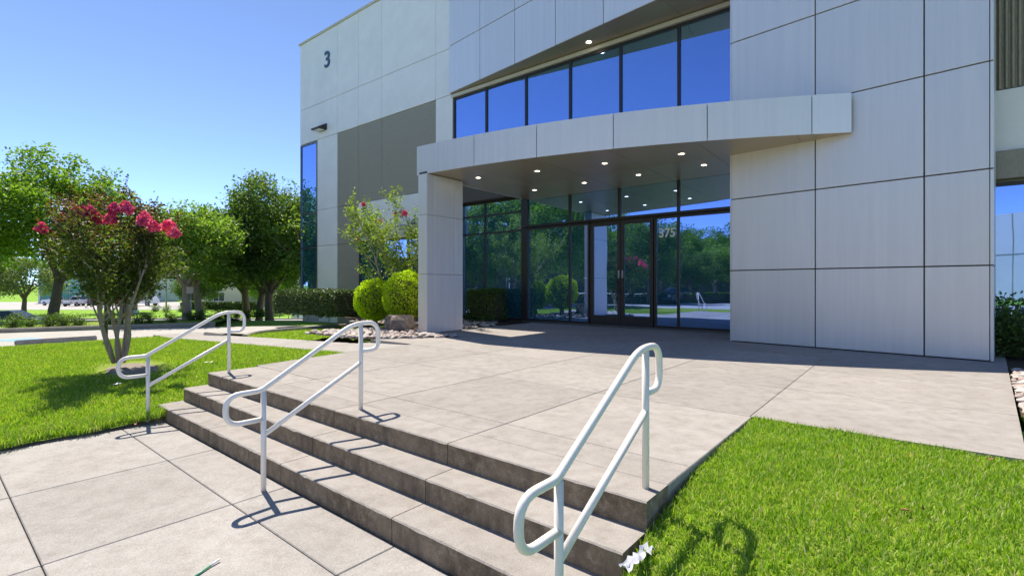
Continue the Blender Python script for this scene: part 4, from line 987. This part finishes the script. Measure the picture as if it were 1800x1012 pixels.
for k in range(4): box('porch_post', W0, -46.2 + k * 3.3, -45.9 + k * 3.3, 85.2, 85.5, -2.8, 1.0, 'pole_grey', hb, .02)
# pale warehouse behind the camera, mirrored in the right-hand window
rbld = empty('white_warehouse', (-14, -50, -.56)); tag(rbld, 'white tilt up building behind the viewer, mirrored in the right window', 'building')
box('wall', W0, -45, 8, -62, -46, -.6, 9.0, 'warehouse_grey', rbld, 0)
for k in range(7):
    box('window', W0, -43 + k * 7.2, -40.8 + k * 7.2, -46.02, -45.95, .6, 3.4, 'car_glass', rbld, 0); box('joint', W0, -38.3 + k * 7.2, -38.2 + k * 7.2, -46.02, -45.97, -.5, 9, 'kerb_concrete', rbld, 0)
box('band', W0, -45, 8, -46.03, -45.96, 4.6, 4.7, 'kerb_concrete', rbld, 0)
# vehicles
def prof_body(name, prof, w, mat, parent, tumble=.12, loc=(0, 0, 0), rz=0):
    n = len(prof); V = []
    for y, k in ((-w / 2, 0), (-w / 2 * .97, 1), (w / 2 * .97, 1), (w / 2, 0)): pass
    zs = [p[1] for p in prof]; zb = min(zs); zt = max(zs)
    for sgn in (-1, 1):
        for x, z in prof: V.append((x, sgn * w / 2 * (1 - tumble * max(0, (z - .85)) / .6), z))
    Fc = [tuple(range(n)), tuple(range(n, 2 * n))[::-1]] + [(i, i + n, (i + 1) % n + n, (i + 1) % n) for i in range(n)]
    o = mesh_obj(name, V, Fc, mat, parent, loc, rz); bm = bmesh.new(); bm.from_mesh(o.data); bmesh.ops.recalc_face_normals(bm, faces=bm.faces); bmesh.ops.bevel(bm, geom=bm.edges[:], offset=.045, segments=2, affect='EDGES'); bm.to_mesh(o.data); bm.free(); return o
def vehicle(kind, paint, loc, rz, label):
    root = empty({'sedan': 'car', 'pickup': 'pickup_truck', 'box': 'box_truck'}[kind], loc, rz); tag(root, label, 'car' if kind == 'sedan' else 'truck')
    if kind == 'sedan':
        body = [(-2.3, .35), (-2.3, .75), (-2.15, .95), (-1.2, 1.0), (.9, .95), (2.1, .8), (2.3, .62), (2.3, .35)]; cab = [(-1.75, .95), (-.95, 1.42), (.25, 1.44), (1.25, .93)]; wh, w, wr_ = (-1.4, 1.4), 1.8, .33
    elif kind == 'pickup':
        body = [(-2.8, .5), (-2.8, 1.15), (-.7, 1.2), (1.2, 1.2), (2.6, 1.12), (2.8, .9), (2.8, .45)]; cab = [(-.75, 1.15), (-.6, 1.85), (.6, 1.88), (1.35, 1.18)]; wh, w, wr_ = (-1.75, 1.85), 1.95, .40
    else:
        body = [(-3.2, .55), (-3.2, .95), (1.3, .95), (1.3, 1.2), (3.1, 1.2), (3.15, .5)]; cab = [(1.3, 1.1), (1.3, 2.35), (2.5, 2.35), (3.1, 1.25), (3.1, 1.1)]; wh, w, wr_ = (-2.0, 2.2), 2.0, .42
    ch = []
    ch.append(prof_body('body', body, w, paint, None)); c = prof_body('cabin', cab, w * .93, paint, None, .25); ch.append(c)
    zt = max(z for _, z in cab); zb = min(z for _, z in cab)
    for sgn in (-1, 1):
        xs0 = [x for x, z in cab]; mx, mn = max(xs0), min(xs0)
        yy = lambda z: sgn * (w * .93 / 2 * (1 - .25 * max(0, z - .85) / .6) + .012)
        z0, z1 = zb + .08, zt - .1; V = [(mn + (.30 if kind != 'box' else .7), yy(z0), z0), (mx - (.28 if kind != 'box' else .12), yy(z0), z0), (mx - (.95 if kind == 'sedan' else .75 if kind == 'pickup' else .6), yy(z1), z1), (mn + (.75 if kind == 'sedan' else .25 if kind == 'pickup' else .7), yy(z1), z1)]
        ch.append(mesh_obj('side_window', V, [(0, 1, 2, 3)], 'car_glass'))
        for x in wh:
            V, Fc = tube_geo([(x, sgn * (w / 2 - .2), wr_), (x, sgn * (w / 2 + .01), wr_)], wr_, 18); ch.append(mesh_obj('tyre', V, Fc, 'tyre'))
            V, Fc = tube_geo([(x, sgn * (w / 2 - .1), wr_), (x, sgn * (w / 2 + .02), wr_)], wr_ * .6, 12); ch.append(mesh_obj('rim', V, Fc, 'car_grey'))
        xf = max(x for x, _ in body); xr = min(x for x, _ in body); zl = .68 if kind == 'sedan' else .85
        for nm, xx, mt in (('headlight', xf, 'head_lamp'), ('tail_light', xr, 'tail_lamp')): ch.append(box(nm, W0, xx - .06, xx + .02, sgn * w * .36 - .14, sgn * w * .36 + .14, zl - .08, zl + .10, mt, None, .02))
    def quad(nm, a, b, sh):   # windscreen / rear window just proud of the cabin slope
        (x0, z0), (x1, z1) = a, b; d = Vector((x1 - x0, z1 - z0)); nrm = Vector((d.y, -d.x)).normalized() * .012 * sh; hw = lambda z: w * .93 / 2 * (1 - .25 * max(0, z - .85) / .6) - .12
        p0 = Vector((x0, z0)) + d * .12 + nrm; p1 = Vector((x0, z0)) + d * .86 + nrm
        ch.append(mesh_obj(nm, [(p0.x, -hw(p0.y), p0.y), (p0.x, hw(p0.y), p0.y), (p1.x, hw(p1.y), p1.y), (p1.x, -hw(p1.y), p1.y)], [(0, 1, 2, 3)], 'car_glass'))
    quad('windscreen', cab[-1] if kind != 'box' else cab[3], cab[-2] if kind != 'box' else cab[2], -1 if True else 1); quad('windscreen' if kind == 'box' else 'rear_window', cab[0], cab[1], -1) if kind != 'box' else None
    if kind == 'pickup':
        ch.append(box('bed_liner', W0, -2.7, -.85, -.82, .82, 1.16, 1.215, 'tyre', None, 0)); ch.append(box('tailgate', W0, -2.84, -2.79, -.85, .85, .62, 1.15, paint, None, .01)); ch.append(box('bumper', W0, -2.95, -2.8, -.95, .95, .45, .62, 'car_grey', None, .02))
    if kind == 'box': ch.append(box('cargo_bed', W0, -3.2, 1.2, -1.0, 1.0, .96, 1.5, 'pole_dark', None, .03))
    for o in ch:
        o.parent = root
    return root
vehicle('sedan', 'car_dark', (-40.6, 40.0, -2.29), R(6), 'dark blue sedan on the street at the far left')
def far(px, Y): return ((px - 900) / 865 * Y, Y, terrain_z(0, Y) + .02)
vehicle('pickup', 'car_white', far(136, 92), R(100), 'white pickup truck seen from behind in the far parking lot')
vehicle('pickup', 'car_white', far(100, 95), R(165), 'white pickup truck half hidden by the large shade tree trunk')
vehicle('pickup', 'car_red', far(190, 95), R(170), 'red pickup truck parked behind the black sign post')
vehicle('pickup', 'car_grey', far(166, 96), R(100), 'grey truck between the white and red pickups')
vehicle('box', 'car_white', far(247, 93), R(-5), 'white cab flatbed truck right of the directory sign')
vehicle('sedan', 'car_dark', (-24, -4.5, PK), R(60), 'dark car parked beyond the left edge, mirrored in the glass')
vehicle('sedan', 'car_white', (-21, -13, PK), R(60), 'white car parked beyond the left edge, mirrored in the glass')

# ------------------------------------------------------------------ litter
def crumple(name, F, s, d, z, L, Wd, rz, mat, label, cat, nx_=16, ny_=6, amp=.014):
    V = []; x0, y0 = F.xy(s, d)
    for i in range(nx_):
        for j in range(ny_):
            V.append(((i / (nx_ - 1) - .5) * L + random.gauss(0, .004), (j / (ny_ - 1) - .5) * Wd * (1 + .25 * math.sin(i * 1.7)), abs(random.gauss(0, amp)) + .01))
    Fc = [(i * ny_ + j, (i + 1) * ny_ + j, (i + 1) * ny_ + j + 1, i * ny_ + j + 1) for i in range(nx_ - 1) for j in range(ny_ - 1)]
    return tag(mesh_obj(name, V, Fc, mat, None, (x0, y0, z), rz, True), label, cat)
crumple('crumpled_paper', P, -1.085, 2.33, lawn3_z(-1.09, 2.33) + .035, .27, .055, P.rz + R(86), 'paper', 'crumpled white paper lying between the steps and the right lawn', 'litter')
stw = empty('drinking_straw', P.p(-3.62, .93, -.486)); tag(stw, 'green and white plastic straw on the lower walk', 'litter')
def gp(px, py, z): Y = (1.2 - z) * 865 / (py - 501); return Vector(((px - 900) / 865 * Y, Y, z))
a, b, c = gp(340, 1014, -.482), gp(370, 993, -.48), gp(386, 982, -.475)
tubes('shaft', [([a, b], .006)], 'green_plastic', stw, 8); tubes('tip', [([b, c], .0065)], 'white_plastic', stw, 8)
def leaf_pile(name, n, F, s, d, rs, rd, z, label, size=.05):
    C = np.stack([rng.normal(0, rs, n), rng.normal(0, rd, n), np.abs(rng.normal(0, .025, n)) + .008], 1); x0, y0 = F.xy(s, d)
    Cw = np.stack([C[:, 0] * F.t[0] + C[:, 1] * F.n[0], C[:, 0] * F.t[1] + C[:, 1] * F.n[1], C[:, 2]], 1)
    return tag(np_mesh(name, leaves_geo(Cw, size, .8, .6), 4, LEAF_F, 'dry_leaf', None, (x0, y0, z)), label, 'leaves', None, 'stuff')
leaf_pile('leaf_litter', 130, P, -7.38, 1.93, .10, .16, -.47, 'brown dry leaves gathered beside the lowest step at the left post')
for k, (px, py, zf, lb) in enumerate(((1742, 806, lawn3_z, 'orange brown leaf on the grass at the corner of the right paving'), (1590, 895, lawn3_z, 'tan leaf on the grass right of the handrail shadow'), (1622, 891, lawn3_z, 'pale leaf on the right lawn beside the tan leaf'), (440, 604, lawn1_z, 'brown leaf on the left lawn near the sloping walk'), (225, 676, lawn1_z, 'brown leaf on the left lawn by the lower rail loop'))):
    z = -.2
    for _ in range(8): q = gp(px, py, z); z = zf(*P.sd(q.x, q.y)) + .035
    V = leaves_geo(np.zeros((1, 3)), .055, .9, .6)[0]; o = mesh_obj('fallen_leaf', [tuple(v) for v in V], LEAF_F, 'dry_leaf', None, (q.x, q.y, z)); tag(o, lb, 'leaf', 'fallen leaves on the lawns')
for px, py, lb in ((366, 638, 'white paper scrap on the left lawn under the handrail'), (208, 676, 'white scrap on the grass left of the lower rail loop')):
    z = -.2
    for _ in range(8): q = gp(px, py, z); z = lawn1_z(*P.sd(q.x, q.y)) + .03
    s_, d_ = P.sd(q.x, q.y); crumple('paper_scrap', P, s_, d_, z, .13, .07, random.random(), 'white_plastic', lb, 'litter', 5, 4, .012)
poly_sheet('ramp_pad', [(-14.6, 6.0), (-13.5, 6.6), (-14.2, 7.9), (-15.3, 7.3)], PK + .006, 'tactile_red')
